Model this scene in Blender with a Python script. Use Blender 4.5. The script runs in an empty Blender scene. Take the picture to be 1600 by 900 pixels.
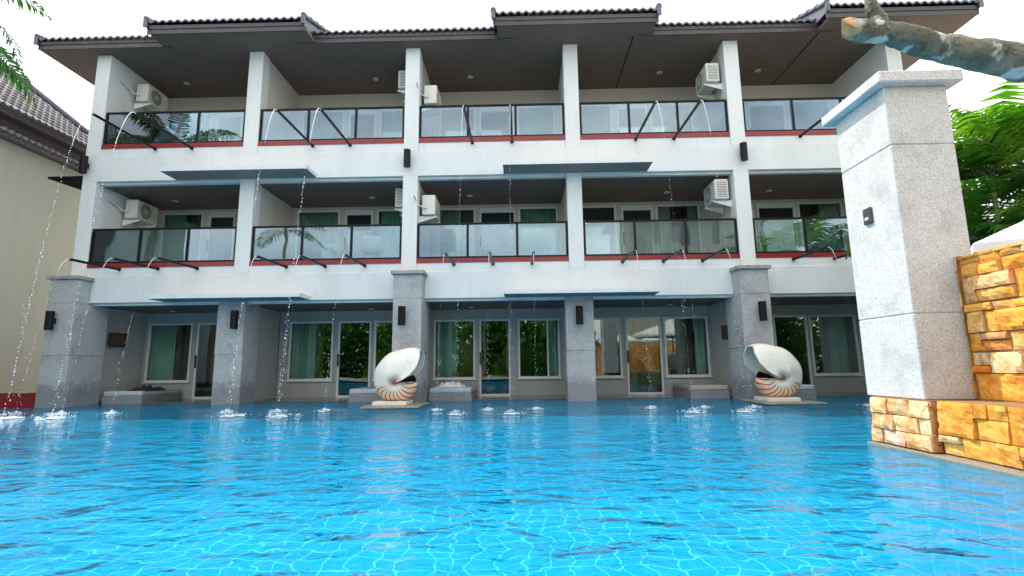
import bpy, math, random
import numpy as np
from mathutils import Vector, Matrix, noise
random.seed(7)
R = math.radians
sc = bpy.context.scene
col = sc.collection

# ------------------------------------------------------------------ materials
def new_mat(name):
    m = bpy.data.materials.new(name); m.use_nodes = True
    nt = m.node_tree; nt.nodes.clear()
    out = nt.nodes.new('ShaderNodeOutputMaterial')
    return m, nt, out
def N(nt, typ, **kw):
    n = nt.nodes.new(typ)
    for k, v in kw.items():
        if k in n.inputs: n.inputs[k].default_value = v
        else: setattr(n, k, v)
    return n
def coords(nt, scale=(1,1,1), kind='Object'):
    tc = nt.nodes.new('ShaderNodeTexCoord'); mp = nt.nodes.new('ShaderNodeMapping')
    mp.inputs['Scale'].default_value = scale
    nt.links.new(tc.outputs[kind], mp.inputs['Vector']); return mp.outputs['Vector']
def ramp(nt, fac, stops):
    r = nt.nodes.new('ShaderNodeValToRGB'); nt.links.new(fac, r.inputs['Fac'])
    el = r.color_ramp.elements
    while len(el) < len(stops): el.new(0.5)
    for e, (p, c) in zip(el, stops): e.position = p; e.color = (*c, 1)
    return r.outputs['Color']
def mixc(nt, fac, a, b, mode='MIX'):
    m = nt.nodes.new('ShaderNodeMix'); m.data_type = 'RGBA'; m.blend_type = mode
    for sock, v in ((m.inputs['Factor'], fac), (m.inputs['A'], a), (m.inputs['B'], b)):
        if isinstance(v, (int, float)): sock.default_value = v
        elif isinstance(v, tuple): sock.default_value = (*v, 1)
        else: nt.links.new(v, sock)
    return m.outputs['Result']
def noise_tex(nt, vec, scale, detail=4, rough=.55, dist=0):
    n = N(nt, 'ShaderNodeTexNoise', Scale=scale, Detail=detail, Roughness=rough, Distortion=dist)
    nt.links.new(vec, n.inputs['Vector']); return n.outputs['Fac']
def bump(nt, h, strength=.3, dist=.02):
    b = N(nt, 'ShaderNodeBump', Strength=strength, Distance=dist)
    nt.links.new(h, b.inputs['Height']); return b.outputs['Normal']
def principled(nt, out, color, rough=.6, normal=None, metal=0, spec=.5):
    p = N(nt, 'ShaderNodeBsdfPrincipled', Roughness=rough, Metallic=metal)
    p.inputs['Specular IOR Level'].default_value = spec
    if isinstance(color, tuple): p.inputs['Base Color'].default_value = (*color, 1)
    else: nt.links.new(color, p.inputs['Base Color'])
    if normal is not None: nt.links.new(normal, p.inputs['Normal'])
    nt.links.new(p.outputs['BSDF'], out.inputs['Surface']); return p
def simple(name, c, rough=.6, var=.12, scale=3, bscale=60, bstr=.12, metal=0, spec=.5):
    m, nt, out = new_mat(name)
    v = coords(nt)
    f = noise_tex(nt, v, scale)
    cc = ramp(nt, f, [(.3, tuple(x*(1-var) for x in c)), (.7, tuple(min(1, x*(1+var)) for x in c))])
    principled(nt, out, cc, rough, bump(nt, noise_tex(nt, v, bscale), bstr, .01), metal, spec)
    return m
def paint_mat(name, c):
    m, nt, out = new_mat(name)
    v = coords(nt); vs = coords(nt, (1.2, 1.2, .25))
    cc = mixc(nt, ramp(nt, noise_tex(nt, vs, 1.6, 6, .65), [(.45, (0,0,0)), (.8, (.35,.35,.35))]), c, tuple(x*.72 for x in c))
    streak = coords(nt, (3.3, 3.3, .22))
    cc = mixc(nt, ramp(nt, noise_tex(nt, streak, 3.2, 6, .62), [(.58, (0,0,0)), (.75, (.33,.32,.30))]), cc, tuple(x*.6 for x in c))
    principled(nt, out, cc, .65, bump(nt, noise_tex(nt, v, 90), .12, .01), spec=.3)
    return m
def granite_mat(name, lo, hi, stain=.5):
    m, nt, out = new_mat(name)
    v = coords(nt)
    vo = N(nt, 'ShaderNodeTexVoronoi', Scale=150.0); nt.links.new(v, vo.inputs['Vector'])
    sp = N(nt, 'ShaderNodeSeparateColor'); nt.links.new(vo.outputs['Color'], sp.inputs['Color'])
    cc = ramp(nt, sp.outputs[0], [(0, tuple(x*.7 for x in lo)), (.25, lo), (.7, hi), (1, tuple(min(1, x*1.12) for x in hi))])
    st = ramp(nt, noise_tex(nt, v, 2.3, 8, .7), [(.5, (0,0,0)), (.72, (stain,)*3)])
    cc = mixc(nt, st, cc, tuple(x*.5 for x in lo))
    sm = ramp(nt, noise_tex(nt, v, 9, 6, .7), [(.62, (0,0,0)), (.75, (stain*.7,)*3)])
    cc = mixc(nt, sm, cc, tuple(x*.42 for x in lo))
    if stain > .5:
        tc = nt.nodes.new('ShaderNodeTexCoord'); sx = nt.nodes.new('ShaderNodeSeparateXYZ'); nt.links.new(tc.outputs['Object'], sx.inputs[0])
        ad = N(nt, 'ShaderNodeMath', operation='MULTIPLY_ADD'); nt.links.new(noise_tex(nt, v, 5, 5, .6), ad.inputs[0]); ad.inputs[1].default_value = -.75; nt.links.new(sx.outputs[2], ad.inputs[2])
        wet = ramp(nt, ad.outputs[0], [(0, (.55,)*3), (.22, (0,)*3)])
        cc = mixc(nt, wet, cc, tuple(x*.38 for x in lo))
    principled(nt, out, cc, .7, bump(nt, sp.outputs[1], .35, .004), spec=.35)
    return m
def glass_mat(name, tint, refl, factor, rough=0.0):
    m, nt, out = new_mat(name)
    t = N(nt, 'ShaderNodeBsdfTransparent'); t.inputs['Color'].default_value = (*tint, 1)
    g = N(nt, 'ShaderNodeBsdfGlossy', Roughness=rough); g.inputs['Color'].default_value = (*refl, 1)
    v = coords(nt)
    nt.links.new(bump(nt, noise_tex(nt, v, 1.3, 1), .05, .05), g.inputs['Normal'])
    lw = N(nt, 'ShaderNodeFresnel', IOR=1.5)
    mt = N(nt, 'ShaderNodeMath', operation='ADD', use_clamp=True); mt.inputs[1].default_value = factor
    nt.links.new(lw.outputs['Fac'], mt.inputs[0])
    mx = N(nt, 'ShaderNodeMixShader'); nt.links.new(mt.outputs[0], mx.inputs[0])
    nt.links.new(t.outputs[0], mx.inputs[1]); nt.links.new(g.outputs[0], mx.inputs[2])
    nt.links.new(mx.outputs[0], out.inputs['Surface']); return m
def leaf_mat(name, c1, c2, c3):
    m, nt, out = new_mat(name)
    v = coords(nt)
    cc = ramp(nt, noise_tex(nt, v, 1.7, 3), [(.3, c1), (.5, c2), (.72, c3)])
    d = N(nt, 'ShaderNodeBsdfPrincipled', Roughness=.45); nt.links.new(cc, d.inputs['Base Color'])
    d.inputs['Specular IOR Level'].default_value = .35
    tr = N(nt, 'ShaderNodeBsdfTranslucent'); nt.links.new(mixc(nt, 1.0, cc, (1.3, 1.5, .5), 'MULTIPLY'), tr.inputs['Color'])
    mx = N(nt, 'ShaderNodeMixShader'); mx.inputs[0].default_value = .38
    nt.links.new(d.outputs[0], mx.inputs[1]); nt.links.new(tr.outputs[0], mx.inputs[2])
    nt.links.new(mx.outputs[0], out.inputs['Surface']); return m
def tile_mat(name, c1, c2, grout, size, axes='XZ', gap=.08, rough=.3):
    m, nt, out = new_mat(name)
    tc = nt.nodes.new('ShaderNodeTexCoord'); sx = nt.nodes.new('ShaderNodeSeparateXYZ')
    nt.links.new(tc.outputs['Object'], sx.inputs[0])
    cb = nt.nodes.new('ShaderNodeCombineXYZ')
    if axes == 'ALL':
        ad = N(nt, 'ShaderNodeMath', operation='ADD'); nt.links.new(sx.outputs[0], ad.inputs[0]); nt.links.new(sx.outputs[1], ad.inputs[1])
        nt.links.new(ad.outputs[0], cb.inputs[0]); nt.links.new(sx.outputs[2], cb.inputs[1])
    else:
        nt.links.new(sx.outputs['XYZ'.index(axes[0])], cb.inputs[0]); nt.links.new(sx.outputs['XYZ'.index(axes[1])], cb.inputs[1])
    b = N(nt, 'ShaderNodeTexBrick', Scale=1.0); b.offset = 0
    b.inputs['Color1'].default_value = (*c1, 1); b.inputs['Color2'].default_value = (*c2, 1); b.inputs['Mortar'].default_value = (*grout, 1)
    b.inputs['Brick Width'].default_value = size; b.inputs['Row Height'].default_value = size
    b.inputs['Mortar Size'].default_value = size*gap; b.inputs['Mortar Smooth'].default_value = .1
    nt.links.new(cb.outputs[0], b.inputs['Vector'])
    principled(nt, out, b.outputs['Color'], rough)
    return m

M = {}
M['paint'] = paint_mat('white paint', (.68, .69, .68))
M['cream'] = paint_mat('cream plaster', (.56, .55, .50))
M['porch'] = paint_mat('grey porch paint', (.40, .40, .385))
M['grey_soffit'] = simple('grey canopy underside', (.22, .215, .21))  # darker grey than the slab sides, used on the canopy undersides
M['olive'] = paint_mat('olive cream plaster', (.38, .375, .315))
M['beam'] = simple('pale beam paint', (.62, .63, .62))
M['brown_ceiling'] = simple('brown speckled ceiling', (.165, .112, .09), .7, .35, 40, 120, .3)
M['fascia'] = simple('brown fascia timber', (.06, .048, .05), .5, .2, 5)
M['rooftile'] = simple('dark blue grey roof tile', (.10, .105, .13), .45, .3, 12)
M['rooftile_light'] = simple('weathered pale roof tile', (.50, .46, .44), .6, .3, 9)
M['mortar'] = simple('brown sandstone mortar', (.26, .14, .06), .85, .3, 9)
M['joint_tile'] = tile_mat('pale roof tile rows', (.60, .57, .56), (.42, .39, .38), (.05, .045, .05), .2, 'YX', .13, .6)
M['granite'] = granite_mat('grey granite', (.30, .30, .305), (.50, .50, .50), .55)
M['granite_light'] = granite_mat('pale granite', (.51, .49, .465), (.65, .625, .60), .5)
M['granite_cap'] = granite_mat('stained granite cap', (.26, .25, .23), (.40, .39, .36), .8)
M['black'] = simple('black powder coat', (.005, .005, .006), .4, .1, spec=.2)
M['white_frame'] = simple('white window frame', (.72, .73, .72), .4, .05)
M['ac_white'] = simple('off white enamel', (.62, .61, .55), .45, .1)
M['grille'] = simple('dark fan grille', (.05, .05, .055), .5)
M['mosaic_red'] = tile_mat('red mosaic', (.33, .012, .016), (.22, .010, .013), (.10, .015, .015), .05, 'ALL', .08)
M['rail_glass'] = glass_mat('balcony glass', (.70, .80, .80), (.74, .86, .98), .09)
M['win_glass'] = glass_mat('window glass', (.78, .85, .82), (.9, .95, .95), .07)
M['curtain_green'] = simple('sea green curtain cloth', (.50, .80, .68), .85, .15, 6)
M['curtain_brown'] = simple('brown curtain cloth', (.24, .18, .10), .85, .2, 6)
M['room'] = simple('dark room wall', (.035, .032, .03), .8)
M['wet_stone'] = simple('wet dark stone', (.11, .12, .12), .12, .3, 4, 60, .1)
M['mattress'] = simple('grey blue mattress vinyl', (.42, .47, .52), .5, .1)
M['mattress_tan'] = simple('tan mattress vinyl', (.42, .38, .30), .5, .1)
M['black_cloth'] = simple('black cloth', (.012, .012, .013), .9)
M['white_cloth'] = simple('white towel cloth', (.75, .75, .78), .9)
M['steel'] = simple('brushed steel', (.5, .5, .5), .35, .1, metal=.8)
M['frame_wood'] = simple('dark brown wood', (.05, .028, .018), .5, .3, 14)
M['art'] = simple('brown woven artwork', (.10, .05, .03), .7, .8, 30)
M['base_white'] = simple('cream painted plinth', (.72, .68, .60), .6, .08)
M['slab_tan'] = simple('tan stone slab', (.30, .27, .20), .6, .3, 10)
M['kerb'] = granite_mat('pebble washed kerb', (.28, .26, .21), (.42, .40, .33), .6)
M['canvas'] = simple('white umbrella canvas', (.80, .79, .77), .8, .04)
M['deck'] = simple('terracotta deck', (.42, .22, .14), .7, .25, 5)
M['ground'] = simple('pale paving', (.36, .34, .30), .8, .3, 2)
M['soil'] = simple('garden soil', (.06, .07, .03), .9, .5, 2)
M['leaf_bright'] = leaf_mat('bright palm leaf', (.045, .15, .012), (.10, .27, .02), (.30, .38, .03))  # brighter, yellower green than the dark leaf
M['leaf_dark'] = leaf_mat('dark palm leaf', (.02, .09, .012), (.04, .15, .018), (.10, .22, .025))
M['leaf_blue'] = leaf_mat('coconut palm leaf', (.02, .07, .04), (.04, .12, .05), (.09, .17, .06))
M['stem'] = simple('ringed palm stem', (.16, .17, .09), .7, .4, 8)
M['trunk'] = simple('grey palm trunk', (.20, .17, .13), .85, .3, 8, 20, .5)
M['foam'] = simple('white foam', (.82, .87, .90), .35, .03)

def lamp_mat():
    m, nt, out = new_mat('warm lamp glass')
    e = N(nt, 'ShaderNodeEmission', Strength=9.0); e.inputs['Color'].default_value = (1, .62, .22, 1)
    nt.links.new(e.outputs[0], out.inputs['Surface']); return m
M['lamp'] = lamp_mat()
def drop_mat():
    m, nt, out = new_mat('falling water')
    p = principled(nt, out, (.93, .96, 1.0), .05)
    p.inputs['Transmission Weight'].default_value = .35
    p.inputs['IOR'].default_value = 1.33
    return m
M['drop'] = drop_mat()

def stone_mat():
    m, nt, out = new_mat('split sandstone')
    v = coords(nt)
    a = nt.nodes.new('ShaderNodeVertexColor'); a.layer_name = 'stone'
    f = noise_tex(nt, v, 7, 7, .62, .8)
    cc = mixc(nt, ramp(nt, f, [(.38, (.9,)*3), (.5, (.25,)*3), (.6, (0,)*3)]), a.outputs['Color'], mixc(nt, 1.0, a.outputs['Color'], (.78, .52, .36), 'MULTIPLY'))
    cc = mixc(nt, ramp(nt, noise_tex(nt, v, 3.1, 5, .6), [(.52, (0,)*3), (.72, (.45,)*3)]), cc, (.72, .50, .22))
    vein = ramp(nt, noise_tex(nt, v, 16, 8, .7, 1.5), [(.34, (.85,)*3), (.40, (0,)*3)])
    cc = mixc(nt, vein, cc, (.20, .07, .02))
    h1 = noise_tex(nt, v, 14, 8, .65, .5)
    principled(nt, out, cc, .8, bump(nt, mixc(nt, .5, h1, noise_tex(nt, v, 60, 5, .7)), .8, .02), spec=.12)
    return m
M['stone'] = stone_mat()

def shell_mat():
    m, nt, out = new_mat('painted nautilus shell')
    uv = nt.nodes.new('ShaderNodeUVMap'); uv.uv_map = 'spiral'
    s = nt.nodes.new('ShaderNodeSeparateXYZ'); nt.links.new(uv.outputs['UV'], s.inputs[0])
    U, V = s.outputs[0], s.outputs[1]          # U = turn angle in stripes, V = distance from the hub (0) to the rim (1)
    def ma(op, a, b=None, c=None):
        n = N(nt, 'ShaderNodeMath', operation=op)
        for i, x in enumerate((a, b, c)):
            if x is None: continue
            if isinstance(x, (int, float)): n.inputs[i].default_value = x
            else: nt.links.new(x, n.inputs[i])
        return n.outputs[0]
    wob = ma('MULTIPLY', ma('SINE', ma('MULTIPLY', V, 7.0)), .22)
    lean = ma('MULTIPLY', V, .55)
    nz = ma('MULTIPLY', noise_tex(nt, coords(nt), 6, 2), .35)
    ph = ma('FRACT', ma('ADD', ma('ADD', ma('ADD', U, wob), lean), nz))
    dist = ma('ABSOLUTE', ma('SUBTRACT', ph, .5))
    stripe = ramp(nt, dist, [(.11, (1,)*3), (.15, (0,)*3)])
    zone_v = ramp(nt, V, [(.36, (0,)*3), (.50, (1,)*3)])
    zone_u = ramp(nt, ma('DIVIDE', U, 20.0), [(0, (1,)*3), (.47, (1,)*3), (.50, (0,)*3)])
    zone = ma('MULTIPLY', zone_v, zone_u)
    base = (.80, .76, .68)
    cc = mixc(nt, ma('MULTIPLY', zone, .8), base, mixc(nt, ramp(nt, V, [(.5, (0,)*3), (.95, (1,)*3)]), (.80, .68, .50), (.78, .42, .22)))
    cc = mixc(nt, ma('MULTIPLY', stripe, zone), cc, (.30, .065, .02))
    hub = ramp(nt, V, [(.05, (1,)*3), (.26, (0,)*3)])
    cc = mixc(nt, ma('MULTIPLY', hub, .8), cc, (.42, .16, .07))
    gr = ramp(nt, noise_tex(nt, coords(nt), 5, 7, .7), [(.50, (0,)*3), (.72, (.32,)*3)])
    cc = mixc(nt, gr, cc, (.45, .40, .30))
    principled(nt, out, cc, .45, bump(nt, noise_tex(nt, coords(nt), 4, 3), .1, .02), spec=.4)
    return m
M['shell'] = shell_mat()

def bark_mat():
    m, nt, out = new_mat('frangipani bark with lichen')
    v = coords(nt)
    cc = ramp(nt, noise_tex(nt, v, 9, 7, .65), [(.30, (.03, .028, .018)), (.5, (.14, .128, .088)), (.72, (.28, .25, .185))])
    li = ramp(nt, noise_tex(nt, v, 8.0, 3, .45, .0), [(.54, (0,)*3), (.59, (1,)*3)])
    cc = mixc(nt, li, cc, (.50, .49, .44))
    bn = ramp(nt, noise_tex(nt, coords(nt, (3, 1, 1)), 7, 4), [(.60, (0,)*3), (.67, (.6,)*3)])
    cc = mixc(nt, bn, cc, (.05, .04, .025))
    vo = N(nt, 'ShaderNodeTexVoronoi', Scale=22.0); nt.links.new(v, vo.inputs['Vector'])
    kn = ramp(nt, vo.outputs['Distance'], [(.0, (1,)*3), (.35, (0,)*3)])
    cc = mixc(nt, mixc(nt, .5, (0, 0, 0), kn), cc, (.26, .22, .15))
    principled(nt, out, cc, .6, bump(nt, mixc(nt, .55, noise_tex(nt, v, 30, 6), kn), .9, .03), spec=.35)
    return m
M['bark'] = bark_mat()
M['cut_wood'] = simple('weathered cut wood', (.50, .27, .12), .8, .45, 25, 40, .6)

def pool_mat():
    m, nt, out = new_mat('blue pool tile')
    v = coords(nt)
    n1 = N(nt, 'ShaderNodeTexNoise', Scale=2.1, Detail=1.0); nt.links.new(v, n1.inputs['Vector'])
    b = N(nt, 'ShaderNodeTexBrick', Scale=1.0); b.offset = 0
    b.inputs['Color1'].default_value = (.0, .255, .54, 1); b.inputs['Color2'].default_value = (.0, .30, .60, 1)
    b.inputs['Mortar'].default_value = (.32, 1.0, .96, 1)
    b.inputs['Brick Width'].default_value = .26; b.inputs['Row Height'].default_value = .26
    b.inputs['Mortar Size'].default_value = .011; b.inputs['Mortar Smooth'].default_value = .35
    n2 = N(nt, 'ShaderNodeTexNoise', Scale=5.5, Detail=1.0); nt.links.new(v, n2.inputs['Vector'])
    def off(col, k, base):
        s_ = N(nt, 'ShaderNodeVectorMath', operation='SUBTRACT'); nt.links.new(col, s_.inputs[0]); s_.inputs[1].default_value = (.5, .5, .5)
        m_ = N(nt, 'ShaderNodeVectorMath', operation='SCALE'); nt.links.new(s_.outputs[0], m_.inputs[0]); m_.inputs['Scale'].default_value = k
        a_ = N(nt, 'ShaderNodeVectorMath', operation='ADD'); nt.links.new(base, a_.inputs[0]); nt.links.new(m_.outputs[0], a_.inputs[1]); return a_.outputs[0]
    vv = off(n2.outputs['Color'], .11, off(n1.outputs['Color'], .48, v))
    nt.links.new(vv, b.inputs['Vector'])
    principled(nt, out, b.outputs['Color'], .5, spec=.2)
    return m
M['pool'] = pool_mat()
M['pool_wall'] = tile_mat('blue pool wall tile', (.0, .25, .54), (.0, .30, .60), (.08, .50, .68), .26, 'ALL', .04, .5)

def water_mat():
    m, nt, out = new_mat('pool water')
    geo = nt.nodes.new('ShaderNodeNewGeometry')
    mp = nt.nodes.new('ShaderNodeMapping'); mp.inputs['Rotation'].default_value = (0, 0, .25)
    mp.inputs['Scale'].default_value = (.75, 1.15, 1)
    nt.links.new(geo.outputs['Position'], mp.inputs['Vector'])
    v = mp.outputs[0]
    a = noise_tex(nt, v, 2.3, 2, .45, .9)
    b = noise_tex(nt, v, 6.5, 2, .5, .6)
    c = noise_tex(nt, v, 17, 2, .5, .3)
    def ma(op, x, y):
        n = N(nt, 'ShaderNodeMath', operation=op)
        for i, q in enumerate((x, y)):
            if isinstance(q, (int, float)): n.inputs[i].default_value = q
            else: nt.links.new(q, n.inputs[i])
        return n.outputs[0]
    h = ma('ADD', ma('ADD', ma('MULTIPLY', a, 1.0), ma('MULTIPLY', b, .30)), ma('MULTIPLY', c, .06))
    nb = bump(nt, h, 1.0, WAVE)
    fr = N(nt, 'ShaderNodeFresnel', IOR=1.2); nt.links.new(nb, fr.inputs['Normal'])
    rf = N(nt, 'ShaderNodeBsdfRefraction', Roughness=0.0, IOR=1.33); rf.inputs['Color'].default_value = (.78, 1, 1, 1)
    nt.links.new(nb, rf.inputs['Normal'])
    tr = N(nt, 'ShaderNodeBsdfTransparent'); tr.inputs['Color'].default_value = (.78, 1, 1, 1)
    body = N(nt, 'ShaderNodeMixShader'); body.inputs[0].default_value = .75
    nt.links.new(rf.outputs[0], body.inputs[1]); nt.links.new(tr.outputs[0], body.inputs[2])
    df = N(nt, 'ShaderNodeBsdfDiffuse'); df.inputs['Color'].default_value = (.0, .355, .68, 1)
    body2 = N(nt, 'ShaderNodeMixShader'); body2.inputs[0].default_value = .42
    nt.links.new(body.outputs[0], body2.inputs[1]); nt.links.new(df.outputs[0], body2.inputs[2]); body = body2
    gl = N(nt, 'ShaderNodeBsdfGlossy', Roughness=.02); nt.links.new(nb, gl.inputs['Normal'])
    mx = N(nt, 'ShaderNodeMixShader'); nt.links.new(fr.outputs[0], mx.inputs[0])
    nt.links.new(body.outputs[0], mx.inputs[1]); nt.links.new(gl.outputs[0], mx.inputs[2])
    nt.links.new(mx.outputs[0], out.inputs['Surface']); return m
WAVE = .085
M['water'] = water_mat()

# ------------------------------------------------------------------ mesh helpers
class MB:
    def __init__(s): s.v = []; s.f = []; s.smooth = []; s.mi = []; s.cols = None
    def add(s, vs, fs, smooth=False, mi=0):
        o = len(s.v); s.v += [tuple(p) for p in vs]
        for f in fs: s.f.append(tuple(i+o for i in f)); s.smooth.append(smooth); s.mi.append(mi)
        return s
    def box(s, x0, x1, y0, y1, z0, z1, mi=0, b=0):
        if b <= 0:
            vs = [(x, y, z) for z in (z0, z1) for y in (y0, y1) for x in (x0, x1)]
            return s.add(vs, [(0,2,3,1),(4,5,7,6),(0,1,5,4),(2,6,7,3),(0,4,6,2),(1,3,7,5)], mi=mi)
        # chamfered box
        vs = []; idx = {}
        for i, (X, sx) in enumerate(((x0, 1), (x1, -1))):
            for j, (Y, sy) in enumerate(((y0, 1), (y1, -1))):
                for k, (Z, sz) in enumerate(((z0, 1), (z1, -1))):
                    idx[i,j,k,'x'] = len(vs); vs.append((X, Y+sy*b, Z+sz*b))
                    idx[i,j,k,'y'] = len(vs); vs.append((X+sx*b, Y, Z+sz*b))
                    idx[i,j,k,'z'] = len(vs); vs.append((X+sx*b, Y+sy*b, Z))
        fs = []
        for i in (0,1): fs.append([idx[i,j,k,'x'] for j,k in ((0,0),(1,0),(1,1),(0,1))][::(-1 if i==0 else 1)])
        for j in (0,1): fs.append([idx[i,j,k,'y'] for i,k in ((0,0),(1,0),(1,1),(0,1))][::(1 if j==0 else -1)])
        for k in (0,1): fs.append([idx[i,j,k,'z'] for i,j in ((0,0),(1,0),(1,1),(0,1))][::(-1 if k==0 else 1)])
        for a in (0,1):
            for c in (0,1):
                fs.append([idx[0,a,c,'y'], idx[1,a,c,'y'], idx[1,a,c,'z'], idx[0,a,c,'z']])
                fs.append([idx[a,0,c,'x'], idx[a,1,c,'x'], idx[a,1,c,'z'], idx[a,0,c,'z']])
                fs.append([idx[a,c,0,'x'], idx[a,c,1,'x'], idx[a,c,1,'y'], idx[a,c,0,'y']])
        for i in (0,1):
            for j in (0,1):
                for k in (0,1): fs.append([idx[i,j,k,'x'], idx[i,j,k,'y'], idx[i,j,k,'z']])
        return s.add(vs, fs, mi=mi)
    def tube(s, pts, rad, n=10, caps=True, mi=0, smooth=True):
        pts = [Vector(p) for p in pts]
        if not hasattr(rad, '__len__'): rad = [rad]*len(pts)
        vs = []; fs = []
        up = Vector((0,0,1)); prev = None
        for i, p in enumerate(pts):
            d = (pts[min(i+1, len(pts)-1)] - pts[max(i-1, 0)]).normalized()
            if prev is None:
                u = d.cross(up if abs(d.z) < .9 else Vector((1,0,0))).normalized()
            else: u = (prev - d*prev.dot(d)).normalized()
            prev = u; w = d.cross(u)
            for k in range(n):
                a = 2*math.pi*k/n; vs.append(p + (u*math.cos(a)+w*math.sin(a))*rad[i])
        for i in range(len(pts)-1):
            for k in range(n): fs.append((i*n+k, i*n+(k+1)%n, (i+1)*n+(k+1)%n, (i+1)*n+k))
        s.add(vs, fs, smooth, mi)
        if caps:
            s.add(vs[:n], [tuple(range(n))[::-1]], False, mi); s.add(vs[-n:], [tuple(range(n))], False, mi)
        return s
    def ball(s, c, r, sz=1.0, mi=0):
        # small 14-face droplet
        vs = [(c[0], c[1], c[2]+r*sz*1.3)]
        for zz, rr in ((.45, .85), (-.45, .85)):
            for k in range(5):
                a = 2*math.pi*(k+(.5 if zz < 0 else 0))/5
                vs.append((c[0]+math.cos(a)*r*rr, c[1]+math.sin(a)*r*rr, c[2]+zz*r*sz))
        vs.append((c[0], c[1], c[2]-r*sz))
        fs = [(0, 1+k, 1+(k+1)%5) for k in range(5)]
        for k in range(5): fs += [(1+k, 6+k, 1+(k+1)%5), (6+k, 6+(k+1)%5, 1+(k+1)%5)]
        fs += [(11, 6+(k+1)%5, 6+k) for k in range(5)]
        return s.add(vs, fs, True, mi)
    def build(s, name, mats, parent=None, bevel=0):
        me = bpy.data.meshes.new(name)
        me.from_pydata(s.v, [], s.f)
        if not isinstance(mats, (list, tuple)): mats = [mats]
        for m in mats: me.materials.append(m)
        me.polygons.foreach_set('use_smooth', s.smooth)
        me.polygons.foreach_set('material_index', s.mi)
        if s.cols:
            ca = me.color_attributes.new('stone', 'FLOAT_COLOR', 'CORNER')
            k = 0
            for p, c in zip(me.polygons, s.cols):
                for li in p.loop_indices: ca.data[li].color = (*c, 1)
        me.update()
        o = bpy.data.objects.new(name, me); col.objects.link(o)
        if parent: o.parent = parent
        if bevel:
            b = o.modifiers.new('soft edges', 'BEVEL'); b.width = bevel; b.segments = 2; b.limit_method = 'ANGLE'
        return o
def tag(o, label=None, cat=None, group=None, kind=None):
    if label: o['label'] = label
    if cat: o['category'] = cat
    if group: o['group'] = group
    if kind: o['kind'] = kind
    return o
def empty(name, loc=(0,0,0), rz=0):
    o = bpy.data.objects.new(name, None); col.objects.link(o); o.location = loc; o.rotation_euler = (0,0,rz)
    o.empty_display_size = .1; return o
def copy_tree(o, parent=None):
    c = o.copy(); col.objects.link(c)
    if parent: c.parent = parent
    for ch in list(o.children): copy_tree(ch, c)
    return c
def structure(o): o['kind'] = 'structure'; return o

# ------------------------------------------------------------------ camera, light, world
cam = bpy.data.cameras.new('camera'); co = bpy.data.objects.new('camera', cam); col.objects.link(co)
r_ = Vector((0.9997146, 0.0211188, -0.0111642)); u_ = Vector((0.0142639, -0.1528453, 0.9881472)); f_ = Vector((-0.0191621, 0.9880244, 0.1531029))
mw = Matrix(((r_.x, u_.x, -f_.x, 0), (r_.y, u_.y, -f_.y, 0), (r_.z, u_.z, -f_.z, .836), (0, 0, 0, 1)))
co.matrix_world = mw
cam.sensor_width = 36; cam.lens = 784/1600*36; cam.clip_start = .05; cam.clip_end = 500
sc.camera = co

S = Vector((-.46, .27, .84)).normalized()
sun = bpy.data.lights.new('sun', 'SUN'); so = bpy.data.objects.new('sun', sun); col.objects.link(so)
sun.energy = 2.8; sun.angle = R(.53); sun.color = (1, .95, .86)
so.rotation_euler = S.to_track_quat('Z', 'Y').to_euler(); so.location = (0, 0, 30)
w = bpy.data.worlds.new('World'); sc.world = w; w.use_nodes = True
nt = w.node_tree; nt.nodes.clear()
out = nt.nodes.new('ShaderNodeOutputWorld'); bg = N(nt, 'ShaderNodeBackground', Strength=.15)
sky = N(nt, 'ShaderNodeTexSky', sky_type='NISHITA'); sky.sun_disc = False
sky.sun_elevation = math.asin(S.z); sky.sun_rotation = math.atan2(S.x, S.y)
sky.dust_density = 2.0
tc = nt.nodes.new('ShaderNodeTexCoord'); mp = nt.nodes.new('ShaderNodeMapping'); mp.inputs['Scale'].default_value = (1, 1, 2.2)
nt.links.new(tc.outputs['Generated'], mp.inputs[0])
cl = ramp(nt, noise_tex(nt, mp.outputs[0], 1.8, 7, .6, .4), [(.36, (.25,)*3), (.62, (.95,)*3)])
nt.links.new(mixc(nt, cl, sky.outputs[0], (10.3, 10.2, 9.9)), bg.inputs['Color'])
nt.links.new(bg.outputs[0], out.inputs[0])
vs_ = sc.view_settings; vs_.view_transform = 'Standard'; vs_.look = 'None'; vs_.gamma = 1; vs_.exposure = .9
cy = sc.cycles
cy.use_denoising = True
cy.max_bounces = 8; cy.transparent_max_bounces = 16; cy.transmission_bounces = 6; cy.glossy_bounces = 4; cy.diffuse_bounces = 3
cy.sample_clamp_indirect = 4; cy.blur_glossy = .3

# ------------------------------------------------------------------ setting
g = MB().box(-60, 60, 13.5, 90, -.5, -.02).box(-60, 60, -60, -1.0, -.5, .06).box(-60, -13.2, -1.0, 13.5, -.5, .05).box(9.9, 60, -1, 13.5, -.5, .05)
structure(g.build('ground', M['ground']))
PX0, PX1, PY0, PY1 = -13.2, 9.9, -1.0, 12.75
basin = MB()
zf = -1.2
basin.add([(PX0,PY0,zf),(PX1,PY0,zf),(PX1,PY1,zf),(PX0,PY1,zf)], [(0,1,2,3)])
structure(basin.build('pool_floor', M['pool'])); basin = MB()
basin.add([(PX0,PY0,zf),(PX1,PY0,zf),(PX1,PY0,.03),(PX0,PY0,.03)], [(0,3,2,1)])
basin.add([(PX0,PY1,zf),(PX1,PY1,zf),(PX1,PY1,-.01),(PX0,PY1,-.01)], [(0,1,2,3)])
basin.add([(PX0,PY0,zf),(PX0,PY1,zf),(PX0,PY1,.03),(PX0,PY0,.03)], [(0,1,2,3)])
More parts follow.
